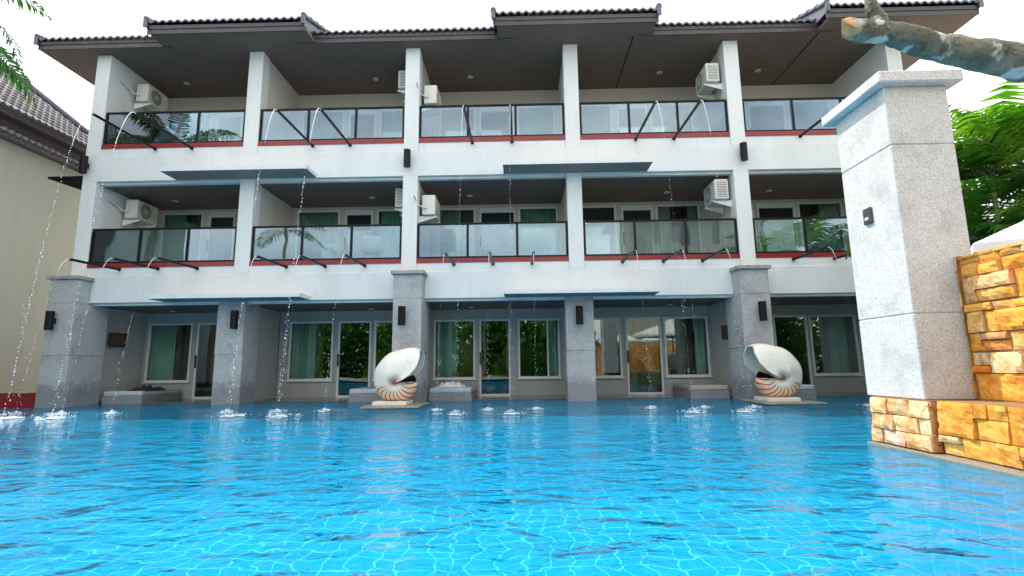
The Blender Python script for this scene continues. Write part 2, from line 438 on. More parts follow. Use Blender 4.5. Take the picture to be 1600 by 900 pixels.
basin.add([(PX1,PY0,zf),(PX1,PY1,zf),(PX1,PY1,.03),(PX1,PY0,.03)], [(0,3,2,1)])
structure(basin.build('pool_wall', M['pool_wall']))
structure(MB().add([(PX0,PY0,0),(PX1,PY0,0),(PX1,PY1,0),(PX0,PY1,0)], [(0,1,2,3)]).build('pool_water', M['water']))
structure(MB().box(-13.2, 9.9, 12.75, 14.2, -.6, .022).build('terrace_floor', M['wet_stone']))
structure(MB().box(-13.2, 9.9, -1.4, -1.0, -.4, .1).build('pool_deck', M['kerb']))
structure(MB().box(-40, -11.7, 12.2, 13.5, -.4, .27).build('side_deck', M['deck']))

# ------------------------------------------------------------------ hotel building
hotel = tag(empty('hotel_building', (-.7, 12, 0)), 'white three storey hotel block with glass balconies and brown tiled eaves behind the pool', 'building')
def hp(mb, name, mat, label=None, parent=None, bevel=0):
    """part of the hotel (mesh given in world axes)"""
    mb.v = [(x+.7, y-12, z) for x, y, z in mb.v] if parent is None else [(x+.7, y-12, z) for x, y, z in mb.v]
    o = mb.build(name, mat, parent or hotel, bevel)
    if label: o['label'] = label
    return o
XC = [-10.98, -6.90, -2.76, 1.35, 5.49, 9.62]
W2 = .185
BAYS = [(XC[i]+W2, XC[i+1]-W2) for i in range(5)]
LEV = ['ground-floor', 'first-floor', 'top-floor']
BAYN = ['leftmost bay', 'second bay from the left', 'middle bay', 'fourth bay from the left', 'bay beside the tall granite pier']
# slab bands
for zb, zs, zr, zt in ((2.47, 3.14, 3.35, 3.46), (5.59, 6.25, 6.48, 6.60)):
    hp(MB().box(XC[0]-W2, XC[5]+W2, 12.0, 12.22, zb, zs, b=.006), 'slab_band', M['paint'])
    mb = MB()
    for a, b in BAYS: mb.box(a+.002, b-.002, 12.03, 12.22, zs, zr)
    hp(mb, 'upper_band', M['paint'])
    for a, b in BAYS: hp(MB().box(a+.002, b-.002, 12.012, 12.2, zr, zt), 'tiled_kerb', M['mosaic_red'])
    hp(MB().box(XC[0]-W2+.01, XC[5]+W2-.01, 12.10, 12.22, zb-.06, zb-.001), 'edge_beam', M['beam'])
# ceilings and floors
for zc, zfl in ((2.44, 3.40), (5.53, 6.54)):
    hp(MB().box(XC[0]-W2+.02, XC[5]+W2-.02, 12.225, 14.19, zc, zc+.1), 'ceiling', M['brown_ceiling'])
    hp(MB().box(XC[0]-W2+.02, XC[5]+W2-.02, 12.225, 14.19, zc+.101, zfl), 'floor_slab', M['cream'])
# canopies
for x0, x1 in ((-8.73, -5.14), (-.41, 3.17)):
    for zb in (2.47, 5.59):
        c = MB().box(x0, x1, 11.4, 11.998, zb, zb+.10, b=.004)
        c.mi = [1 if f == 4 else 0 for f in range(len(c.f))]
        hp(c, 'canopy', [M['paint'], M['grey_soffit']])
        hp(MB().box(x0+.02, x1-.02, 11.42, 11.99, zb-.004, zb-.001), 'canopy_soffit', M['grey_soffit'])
# posts
for i, x in enumerate(XC):
    for z0, z1 in ((3.14, 5.59), (6.25, 9.11)):
        hp(MB().box(x-W2, x+W2, 12.0, 12.34, z0, z1, b=.006), 'post', M['paint'])
    for z0, z1 in ((3.40, 5.53), (6.54, 9.11)):
        hp(MB().box(x-W2+.03, x+W2-.03, 12.341, 14.19, z0, z1), 'party_wall', M['cream'])
    if i in (0, 5): hp(MB().box(x-W2+.01, x+W2-.01, 12.23, 19, 0, 9.3), 'end_wall', M['paint'])
# granite pillars
PIL = [(-10.93, 11.6, 12.6, 3.0), (-7.06, 12.0, 12.7, 2.47), (-2.68, 11.6, 12.5, 3.0), (1.38, 12.0, 12.6, 2.47), (5.40, 11.6, 12.5, 3.0)]
for k, (x, y0, y1, top) in enumerate(PIL):
    hw = .335
    if k == 1 or k == 3: y1_ = 12.6
    js = [-1.2, 1.18, top] if top < 3 else [-1.2, 1.18, 2.42, top]
    mb = MB()
    for a, b in zip(js, js[1:]): mb.box(x-hw, x+hw, y0, y1 if b <= 2.43 else 11.999, a+.004, b-.004 if b < top else b-.001, b=.008)
    mb.box(x-hw+.01, x+hw-.01, y0+.01, (y1 if top < 3 else 11.99)-.01, -1.2, top-.02)
    p = hp(mb, 'pillar', M['granite'])
    if top >= 3: hp(MB().box(x-hw-.06, x+hw+.06, y0-.07, 11.998, top, top+.085, b=.008), 'cap', M['granite_cap'], parent=p)
    hp(MB().box(x-.13, x+.13, y1+.002, 14.19, .022, 2.439), 'party_wall', M['porch'])

# window walls: (x0, x1, kind) per bay, in metres along the wall
OPEN = {
 0: {0: [(-10.70,-9.42,'w'),(-9.28,-8.32,'d'),(-8.20,-7.20,'w')],
     1: [(-6.62,-5.36,'w'),(-5.22,-4.28,'d'),(-4.19,-3.05,'w')],
     2: [(-2.50,-1.33,'w'),(-1.21,-.34,'d'),(-.12,1.05,'w')],
     3: [(1.75,2.77,'w'),(2.90,3.89,'d'),(3.97,5.20,'w')],
     4: [(5.90,6.90,'w'),(7.02,7.95,'d'),(8.02,9.30,'w')]},
}
UP = {0: [(-10.62,-9.40,'w'),(-9.22,-8.44,'d'),(-8.30,-7.22,'w')],
      1: [(-6.60,-5.32,'w'),(-5.16,-4.34,'d'),(-4.22,-3.05,'w')],
      2: [(-2.42,-1.32,'w'),(-1.20,-.15,'d'),(-.06,1.08,'w')],
      3: [(1.66,2.78,'w'),(2.94,3.84,'d'),(3.94,5.20,'w')],
      4: [(5.85,6.75,'w'),(6.85,7.94,'d'),(8.02,9.30,'w')]}
OPEN[1] = UP; OPEN[2] = UP
ZL = [(.022, .49, 2.145, 2.439), (3.40, 3.86, 5.43, 5.529), (6.54, 7.0, 8.60, 9.119)]
YW = 14.2
def frame(mb, x0, x1, z0, z1, t=.05, y0=14.17, y1=14.24):
    mb.box(x0, x0+t, y0, y1, z0, z1).box(x1-t, x1, y0, y1, z0, z1).box(x0+t, x1-t, y0, y1, z1-t, z1).box(x0+t, x1-t, y0, y1, z0, z0+t)
def curtain(x0, x1, z0, z1, mat, name_label, seed, y=14.36):
    rnd = random.Random(seed); mb = MB(); n = max(10, int((x1-x0)/.018)); vs = []
    ph = rnd.random()*6; 
    for i in range(n+1):
        t = i/n; x = x0+(x1-x0)*t
        fy = .028*math.sin(t*(x1-x0)*55+ph)+.014*math.sin(t*(x1-x0)*23+2*ph)
        for j, z in enumerate((z0, (z0+z1)/2, z1)):
            vs.append((x+(.02*math.sin(9*t+ph)*(1-j/2)), fy*(1.25-.35*j/2), z-z0))
    fs = [(i*3+j, (i+1)*3+j, (i+1)*3+j+1, i*3+j+1) for i in range(n) for j in (0, 1)]
    o = mb.add([(a-x0, b, c) for a, b, c in vs], fs, True).build('curtain', mat)
    o.location = (x0, y, z0)
    sol = o.modifiers.new('cloth thickness', 'SOLIDIFY'); sol.thickness = .004
    return tag(o, name_label, 'curtain', 'curtains behind the hotel windows')
for lv in range(3):
    zb, zsill, zt, zc = ZL[lv]
    wall = MB()
    for b in range(5):
        ops = OPEN[lv][b]
        xl = (-10.80, -6.92, -2.60, 1.52, 5.54)[b]; xr = (-7.10, -2.78, 1.30, 5.36, 9.45)[b]
        wall.box(xl, xr, 14.2, 14.32, zt, zc)
        x = xl
        for x0, x1, k in ops:
            wall.box(x, x0, 14.2, 14.32, zb, zt)
            if k == 'w': wall.box(x0, x1, 14.2, 14.32, zb, zsill)
            x = x1
        wall.box(x, xr, 14.2, 14.32, zb, zt)
        for x0, x1, k in ops:
            z0 = zsill if k == 'w' else zb
            fr = MB(); frame(fr, x0, x1, z0, zt - (.10 if (k == 'd' and lv > 0) else 0))
            if k == 'w' and lv == 0 and b == 2 and x0 > -1: fr.box(.69, .73, 14.17, 14.24, z0+.05, zt-.05)
            if k == 'w': fr.box(x0-.03, x1+.03, 14.12, 14.168, z0-.03, z0+.01)
            nm = 'window' if k == 'w' else 'sliding_door'
            f_o = hp(fr, nm, M['white_frame'])
            hp(MB().box(x0+.051, x1-.051, 14.20, 14.206, z0+.051, zt-.051-(.10 if (k == 'd' and lv > 0) else 0)), 'pane', M['win_glass'], parent=f_o)
            if k == 'd':
                if lv > 0: hp(MB().box(x0+.001, x1-.001, 14.19, 14.30, zt-.099, zt-.001), 'door_header', M['white_frame'], parent=f_o)
                hp(MB().box(x0+.012, x0+.042, 14.125, 14.168, z0+.85, z0+1.2, b=.004), 'handle', M['black'], parent=f_o)
    hp(wall, 'window_wall', M['cream'] if lv else M['porch'])
# rooms behind
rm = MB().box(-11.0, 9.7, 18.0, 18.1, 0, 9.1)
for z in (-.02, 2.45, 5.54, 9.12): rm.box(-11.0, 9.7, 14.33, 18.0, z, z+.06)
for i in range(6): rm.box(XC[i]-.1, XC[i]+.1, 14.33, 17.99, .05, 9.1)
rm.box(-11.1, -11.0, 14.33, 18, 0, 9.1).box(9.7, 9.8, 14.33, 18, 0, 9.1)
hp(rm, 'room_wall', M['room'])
# railings
for b, (a, c) in enumerate(BAYS):
    for lv, zk in ((1, 3.46), (2, 6.60)):
        zt = zk + .90; t = .028
        mb = MB()
        mb.box(a+.01, c-.01, 12.035, 12.095, zt-.045, zt, b=.004).box(a+.01, c-.01, 12.045, 12.09, zk+.001, zk+.05)
        xs = [a+.032 + (c-a-.064)*i/3 for i in range(4)]
        for x in xs: mb.box(x-t, x+t, 12.04, 12.09, zk+.05, zt-.046)
        r = hp(mb, 'railing', M['black'])
        for i in range(3):
            hp(MB().box(xs[i]+t+.001, xs[i+1]-t-.001, 12.06, 12.068, zk+.051, zt-.047), 'pane', M['rail_glass'], parent=r)
# soffit and roof
sf = MB()
for x0, x1, y0 in ((-12.5,-9.2,11.72),(-9.199,-5.25,11.22),(-5.249,-.52,11.72),(-.519,3.40,11.22),(3.401,7.6,11.72),(7.601,11.15,11.22)):
    sf.box(x0, x1, y0, 19, 9.12, 9.2)
hp(sf, 'soffit', M['brown_ceiling'])
for xj in (2.93, 7.63): hp(MB().box(xj, xj+.03, 11.75, 14.19, 9.112, 9.119), 'soffit_joint', M['black'])
def fascia(x0, x1, y, z0=9.10, h=.20):
    hp(MB().box(x0, x1, y-.03, y, z0, z0+h, b=.004).box(x0+.005, x1-.005, y-.05, y-.031, z0+h*.62, z0+h+.02), 'fascia', M['fascia'])
fascia(-12.5, -8.95, 11.72); fascia(-5.73, -.16, 11.72); fascia(3.06, 7.95, 11.72)
fascia(-9.25, -5.30, 11.22); fascia(-.60, 3.45, 11.22); fascia(7.50, 11.15, 11.22)
def roof_sheet(x0, x1, y0, z0, y1, slope, per=.19, amp=.028, row=.34, side=True):
    mb = MB(); nx = int((x1-x0)/per*6); L = y1-y0; nr = int(L/row); vs = []; fs = []
    prof = [z0 for _ in range(nx+1)]
    rows = []
    for j in range(nr):
        for e in (0, 1):
            y = y0 + row*(j+e*1.04); zz = z0 + slope*row*j + (slope*row*1.04 - .0)*e + (.022 if e == 0 else 0)
            rows.append([(x0+(x1-x0)*i/nx, y, zz + amp*math.sin(2*math.pi*(x1-x0)*i/nx/per)) for i in range(nx+1)])
    for r0 in rows: vs += r0
    for j in range(len(rows)-1):
        for i in range(nx): fs.append((j*(nx+1)+i, j*(nx+1)+i+1, (j+1)*(nx+1)+i+1, (j+1)*(nx+1)+i))
    mb.add(vs, fs, True)
    # front edge thickness
    o = len(rows[0]); fr = rows[0] + [(x, y, z-.05) for x, y, z in rows[0]]
    mb.add(fr, [(i, i+o, i+o+1, i+1) for i in range(nx)], False)
    if side:
        for x in (x0, x1):
            mb.box(x-.05, x+.05, y0-.02, y0+.02, z0-.16, z0+.06)
            n = int(L/.35)
            for k in range(n):
                y = y0+.35*k; z = z0+slope*.35*k
                mb.tube([(x, y, z+.07), (x, y+.37, z+.05+slope*.37)], [.075, .06], 8)
            mb.add([(x, y0, z0-.15), (x, y0, z0+.05), (x, y1, z0+.05+slope*L), (x, y1, z0-.15)], [(0,1,2,3)])
    return mb
hp(roof_sheet(-12.5, 11.1, 11.62, 9.36, 15.6, .38), 'roof', M['rooftile'])
hp(MB().add([(-12.5,15.5,10.88),(11.1,15.5,10.88),(11.1,19.6,9.3),(-12.5,19.6,9.3)], [(0,1,2,3)]), 'rear_roof', M['rooftile'])
for x0, x1 in ((-9.25, -5.30), (-.60, 3.45), (7.50, 11.15)):
    hp(roof_sheet(x0, x1, 11.12, 9.40, 15.0, .40), 'roof_tier', M['rooftile'])
# ------------------------------------------------------------------ lamps and lights fixed to the building
def lamp_proto():
    r = empty('wall_lamp')
    MB().tube([(0,-.14,-.22),(0,-.14,.22)], .085, 20).build('cylinder_shade', M['black'], r, .004)
    MB().box(-.035,.035,-.07,-.001,-.06,.06,b=.004).build('bracket', M['black'], r)
    return r
lp = lamp_proto()
LAMPS = [(-11.06,12.0,6.0,'on the upper left corner post of the hotel'),(-2.82,12.0,6.0,'on the white post above the left seashell'),(5.54,12.0,6.0,'on the white post above the right seashell'),
 (-11.03,11.6,2.0,'on the leftmost granite pillar'),(-6.90,12.0,2.0,'on the second granite pillar from the left'),(-2.77,11.6,2.0,'on the granite pillar behind the left seashell'),
 (1.36,12.0,2.0,'on the granite pillar between the two seashells'),(5.47,11.6,2.0,'on the granite pillar behind the right seashell')]
for i, (x, y, z, t) in enumerate(LAMPS):
    o = lp if i == 0 else copy_tree(lp)
    o.location = (x, y, z); tag(o, 'black cylinder wall lamp '+t, 'wall lamp', 'black cylinder wall lamps')
dl = empty('ceiling_light')
MB().tube([(0,0,-.015),(0,0,0)], .075, 20).build('trim_ring', M['white_frame'], dl)
MB().tube([(0,0,-.019),(0,0,-.0155)], .05, 16).build('lens', M['steel'], dl)
first = True
for z, y, lv in ((9.119, 13.4, 2), (5.529, 13.4, 1), (2.439, 13.7, 0)):
    for b, x in enumerate((-9.72, -4.15, -1.40, 4.05, 6.86)):
        o = dl if first else copy_tree(dl); first = False
        o.location = (x, y, z); tag(o, f'round recessed light in the {LEV[lv]} balcony ceiling, {BAYN[b]}' if lv else f'round recessed light in the ground-floor porch ceiling, {BAYN[b]}', 'ceiling light', 'recessed ceiling lights')
# glowing lamps inside two first-floor rooms
rl = empty('room_lamp')
MB().tube([(0,0,-.05),(0,0,.0)], [.05,.06], 14).build('glowing_glass', M['lamp'], rl)
MB().tube([(0,0,.001),(0,0,.03)], .07, 14).build('holder', M['white_frame'], rl)
for i, (x, z, t) in enumerate(((-8.95, 5.35, 'leftmost bay'), (2.0, 5.28, 'fourth bay left window'), (4.45, 5.30, 'fourth bay right window'))):
    o = rl if i == 0 else copy_tree(rl); o.location = (x, 15.3, z)
    tag(o, f'small glowing warm lamp inside the first-floor room, {t}', 'lamp', 'glowing room lamps')

# curtains
def fl(lv): return ('ground-floor', 'first-floor', 'top-floor')[lv]
CU = []
CU += [(0,-10.68,-10.02,'curtain_green','left side of the window in the leftmost bay'),(0,-10.05,-9.44,'curtain_brown','right side of the window in the leftmost bay'),
 (0,-6.58,-5.95,'curtain_green','left window of the second bay'),(0,-5.95,-5.72,'curtain_brown','left window of the second bay'),
 (0,-2.48,-1.86,'curtain_green','left window of the middle bay'),(0,-1.90,-1.36,'curtain_brown','left window of the middle bay'),
 (0,.72,1.03,'curtain_green','right window of the middle bay'),
 (0,1.80,2.45,'curtain_brown','left window of the fourth bay'),(0,2.95,3.25,'curtain_brown','door of the fourth bay, at its left edge'),(0,3.52,3.86,'curtain_brown','door of the fourth bay, at its right edge'),
 (0,4.0,4.80,'curtain_brown','right window of the fourth bay'),(0,4.86,5.18,'curtain_green','right window of the fourth bay'),
 (0,8.60,9.10,'curtain_green','window of the bay beside the tall granite pier')]
for lv in (1, 2):
    CU += [(lv,-10.60,-9.98,'curtain_green','window of the leftmost bay'),(lv,-9.98,-9.42,'curtain_brown','window of the leftmost bay'),
     (lv,-6.58,-5.36,'curtain_green','left window of the second bay'),(lv,-4.15,-3.4,'curtain_green','right window of the second bay'),
     (lv,-2.40,-1.78,'curtain_green','left window of the middle bay'),(lv,-1.76,-1.36,'curtain_brown','left window of the middle bay'),
     (lv,-.04,1.04,'curtain_green','right window of the middle bay'),
     (lv,3.98,4.4,'curtain_green','right window of the fourth bay'),(lv,4.9,5.16,'curtain_green','right window of the fourth bay, at its right edge'),
     (lv,8.72,9.25,'curtain_green','right window of the bay beside the tall granite pier')]
for i, (lv, x0, x1, m, t) in enumerate(CU):
    z0 = ZL[lv][0]+.03; z1 = ZL[lv][2]+.05
    c = 'sea green' if m == 'curtain_green' else 'brown'
    curtain(x0, x1, z0, z1, M[m], f'{c} curtain behind the {fl(lv)} {t}', i, 14.36 if m == 'curtain_green' else 14.44)
# ------------------------------------------------------------------ air conditioners
ac = empty('air_conditioner')
MB().box(-.17,.17,-.39,.39,-.26,.26,b=.018).build('casing', M['ac_white'], ac)
fg = MB().tube([(.171,-.08,0),(.175,-.08,0)], .205, 28)
for r_a in (.06,.1,.14,.18,.21):
    pts = [(.182, -.08+r_a*math.cos(2*math.pi*k/24), r_a*math.sin(2*math.pi*k/24)) for k in range(25)]
    fg.tube(pts, .0035, 4, False, 1)
for k in range(8):
    a = math.pi*k/8; fg.tube([(.184,-.08-.21*math.cos(a),-.21*math.sin(a)),(.184,-.08+.21*math.cos(a),.21*math.sin(a))], .0035, 4, False, 1)
fg.build('fan_grille', [M['grille'], M['ac_white']], ac)
lv_ = MB().box(-.12,.12,.391,.394,-.2,.2)
for k in range(9): lv_.box(-.12,.12,.394,.402,-.19+.044*k,-.165+.044*k,mi=1)
lv_.build('side_louvre', [M['grille'], M['ac_white']], ac)
for y in (-.28,.28):
    MB().add([(-.27,y-.015,-.27),(.2,y-.015,-.27),(.2,y-.015,-.30),(-.25,y-.015,-.44),(-.27,y-.015,-.44),(-.27,y+.015,-.27),(.2,y+.015,-.27),(.2,y+.015,-.30),(-.25,y+.015,-.44),(-.27,y+.015,-.44)],
      [(0,1,2,3,4),(9,8,7,6,5),(0,5,6,1),(1,6,7,2),(2,7,8,3),(3,8,9,4),(4,9,5,0)]).build('bracket', M['white_frame'], ac)
MB().tube([(-.05,-.39,-.1),(-.1,-.44,-.1),(-.2,-.45,-.05),(-.27,-.45,.02),(-.29,-.8,.1)], .018, 8).build('pipe', M['ac_white'], ac)
ACS = [(-10.49,13.15,8.48,0,'top-floor balcony of the leftmost bay'),(-10.49,13.2,5.13,0,'first-floor balcony of the leftmost bay'),
 (-3.12,12.98,8.60,math.pi,'top-floor balcony of the second bay'),(-3.12,12.98,5.24,math.pi,'first-floor balcony of the second bay'),
 (-2.33,12.62,7.93,0,'top-floor balcony of the middle bay'),(-2.33,12.60,4.90,0,'first-floor balcony of the middle bay'),
 (5.04,12.52,8.32,math.pi,'top-floor balcony of the fourth bay'),(5.04,12.52,5.15,math.pi,'first-floor balcony of the fourth bay')]
for i, (x, y, z, rz, t) in enumerate(ACS):
    o = ac if i == 0 else copy_tree(ac)
    o.location = (x, y, z); o.rotation_euler = (0,0,rz)
    tag(o, f'off-white air conditioner unit on the side wall, {t}', 'air conditioner', 'air conditioner units on the balconies')
# ------------------------------------------------------------------ daybeds, towels, pictures
def daybed(x0, x1, y0, y1, label, tan=False):
    r = empty('daybed', ((x0+x1)/2, (y0+y1)/2, 0)); cx, cy = r.location.x, r.location.y
    MB().box(x0-cx, x1-cx, y0-cy, y1-cy, -.05, .185, b=.012).build('plinth', M['granite'], r)
    MB().box(x0-cx+.01, x1-cx-.01, y0-cy+.01, y1-cy-.01, .187, .31, b=.028).build('mattress', M['mattress_tan' if tan else 'mattress'], r, .01)
    tag(r, label, 'daybed', 'daybeds on the pool terrace')
daybed(-10.55, -9.55, 12.62, 14.1, 'built-in daybed holding a black cloth, behind the leftmost granite pillar')
daybed(-4.30, -3.04, 12.52, 14.1, 'built-in daybed left of the granite pillar behind the left seashell')
daybed(-2.33, -1.27, 12.56, 14.1, 'built-in daybed with white towel, right of the left seashell')
daybed(4.10, 5.04, 12.6, 14.1, 'tan-topped daybed just left of the pillar behind the right seashell', True)
daybed(5.76, 6.90, 12.2, 14.1, 'built-in daybed right of the right seashell')
def cloth(name, cx, cy, z, w, d, h, mat, label, cat, seed):
    rnd = random.Random(seed); n = 22; vs = []
    off = Vector((seed*7.1, 3.3, 0))
    for j in range(n+1):
        for i in range(n+1):
            u, v = i/n*2-1, j/n*2-1
            rr = 1+.18*noise.noise(Vector((u*1.5, v*1.5, seed)))
            hz = h*(.35+abs(noise.noise(Vector((u*2.4, v*2.4, seed*3)))*1.8))*max(0, 1-max(abs(u), abs(v))**4)
            vs.append((u*w/2*rr, v*d/2*rr, .004+hz))
    fs = [(j*(n+1)+i, j*(n+1)+i+1, (j+1)*(n+1)+i+1, (j+1)*(n+1)+i) for j in range(n) for i in range(n)]
    o = MB().add(vs, fs, True).build(name, mat); o.location = (cx, cy, z)
    tag(o, label, cat)
cloth('black_cloth', -9.78, 13.1, .312, .5, .7, .10, M['black_cloth'], 'crumpled black cloth lying on the daybed in the leftmost bay', 'cloth', 1)
cloth('white_towel', -1.85, 13.1, .312, .7, .6, .10, M['white_cloth'], 'crumpled white towel on the daybed beside the left seashell', 'towel', 2)
def picture(x, y, z, s, label):
    r = empty('framed_picture', (x, y, z))
    mb = MB()
    for a, b, c, d in ((-.27,.27,.13,.18),(-.27,.27,-.18,-.13),(-.27,-.22,-.129,.129),(.22,.27,-.129,.129)): mb.box(0, s*.03, a, b, c, d)
    mb.build('frame', M['frame_wood'], r); MB().box(0, s*.012, -.219, .219, -.129, .129).build('woven_panel', M['art'], r)
    tag(r, label, 'picture')
picture(-10.69, 13.07, 1.62, 1, 'small dark framed relief on the porch wall of the leftmost bay')
picture(5.26, 13.05, 1.63, -1, 'small dark framed picture on the porch wall left of the right seashell')

ch = empty('balcony_chair', (-3.95, 12.9, 3.401), R(200))
MB().box(-.24,.24,-.22,.22,.40,.43,b=.01).build('seat', M['white_frame'], ch); MB().box(-.24,.24,.20,.235,.46,.84,b=.012).build('backrest', M['white_frame'], ch)
for sx in (-.21,.21):
    for sy in (-.19,.2): MB().tube([(sx,sy,0),(sx*.95,sy*.97,.42 if sy<0 else .5)], .018, 8).build('leg', M['white_frame'], ch)
    MB().box(sx-.02,sx+.02,-.2,.2,.60,.625,b=.006).build('armrest', M['white_frame'], ch)
tag(ch, 'white plastic armchair on the first-floor balcony of the second bay', 'chair')
# ------------------------------------------------------------------ spout pipes and water jets
PIPES = [(x, 6.44, 10.12, 'top-floor') for x in (-9.36,-8.41,-5.28,-4.32,-1.20,-.19,2.93,3.89,7.04)] + \
        [(x, 3.30, 10.64, 'first-floor') for x in (-9.95,-8.98,-8.0,-5.78,-4.82,-3.84,-1.65,-.69,.27,2.46,3.45,4.39,6.57,7.55)]
ORD = ['first', 'second', 'third', 'fourth', 'fifth', 'sixth', 'seventh', 'eighth', 'ninth', 'tenth', 'eleventh', 'twelfth', 'thirteenth', 'fourteenth']
def pipe(x, z, yt, lab):
    mb = MB().tube([(0,0,0),(0,(yt-12)*.5,-.02),(0,yt-12+.03,-.035),(0,yt-12-.005,-.045)], .031, 12)
    o = empty('spout_pipe', (x, 12.0, z))
    mb.build('tube', M['black'], o)
    MB().tube([(0,-.004,0),(0,-.016,0)], .045, 14).build('flange', M['black'], o)
    tag(o, f'black spout pipe under the {lab[0]} balconies, {lab[1]} from the left', 'pipe', f'spout pipes under the {lab[0]} balconies')
def jet(x, z, yt, seed, lab, strength=1.0):
    rnd = random.Random(seed)
    r = empty('water_jet', (x, yt, z))
    v0 = .85+.1*rnd.random(); g_ = 9.81; sx = rnd.uniform(-.03,.03)
    P = lambda t: Vector((sx*t, -v0*t, .35*t-.5*g_*t*t))
    st = MB(); tb = .46 if z > 5 else .30
    n = 16; pts = [P(tb*i/n) for i in range(n+1)]
    st.tube(pts, [.0085*(1-.45*i/n)*strength*rnd.uniform(.85,1.15) for i in range(n+1)], 8)
    st.build('stream', M['drop'], r)
    T = (.35+math.sqrt(.35**2+2*g_*z))/g_
    dr = MB(); t = tb*.8
    while t < T:
        p = P(t); age = (t-tb)/(T-tb)
        if rnd.random() < .86:
            sp = .008+.022*max(0, age)
            rr = rnd.uniform(.0045, .009)*strength*(1 if rnd.random() < .8 else 1.3)
            dr.ball((p.x+rnd.gauss(0, sp*.5), p.y+rnd.gauss(0, sp*.5), p.z), rr, rnd.uniform(1.0, 1.9))
            if age > .7 and rnd.random() < .45:
                for k in range(2): dr.ball((p.x+rnd.gauss(0, .035), p.y+rnd.gauss(0, .035), p.z+rnd.gauss(0,.03)), rnd.uniform(.004,.008), 1)
        t += rnd.uniform(.045, .085)/(abs(.35-g_*t)+.6)
    dr.build('falling_drops', M['drop'], r)['kind'] = 'stuff'
    # splash
    c = P(T); sp = MB(); big = strength*(.85 if z > 5 else .5)
    for k in range(80):
        a = rnd.random()*6.28; d = abs(rnd.gauss(0, .17))*big; h = max(.0, (.12*math.exp(-d/.10)+.02)*rnd.random())*big
        sp.ball((c.x+math.cos(a)*d*1.3, c.y+math.sin(a)*d, -z+h+.004), rnd.uniform(.004,.011), rnd.uniform(.6,1.3))
    for k in range(22):
        a = rnd.random()*6.28; d = abs(rnd.gauss(0, .13))*big; rr = rnd.uniform(.015,.045)*big; m_ = 9
        vs = [(c.x+math.cos(a)*d, c.y+math.sin(a)*d, -z+.006+rnd.random()*.018*big)]
        for q in range(m_):
            b = 6.283*q/m_; s2 = rr*rnd.uniform(.6, 1.4); vs.append((vs[0][0]+math.cos(b)*s2*1.5, vs[0][1]+math.sin(b)*s2, -z+.003))
        sp.add(vs, [(0, 1+q, 1+(q+1)%m_) for q in range(m_)], True)
    sp.build('splash', M['foam'], r)['kind'] = 'stuff'
    tag(r, f'thin falling water jet from the {lab[1]} {lab[0]} spout pipe from the left', 'water jet', f'water jets falling from the {lab[0]} spout pipes')
cnt = {'top-floor': 0, 'first-floor': 0}
for i, (x, z, yt, fln) in enumerate(PIPES):
    k = cnt[fln]; cnt[fln] += 1
    pipe(x, z, yt, (fln, ORD[k])); jet(x, z-.045, yt, 100+i, (fln, ORD[k]), 1.3 if fln == 'top-floor' and x < -3 else (.95 if x < -3 else .75))

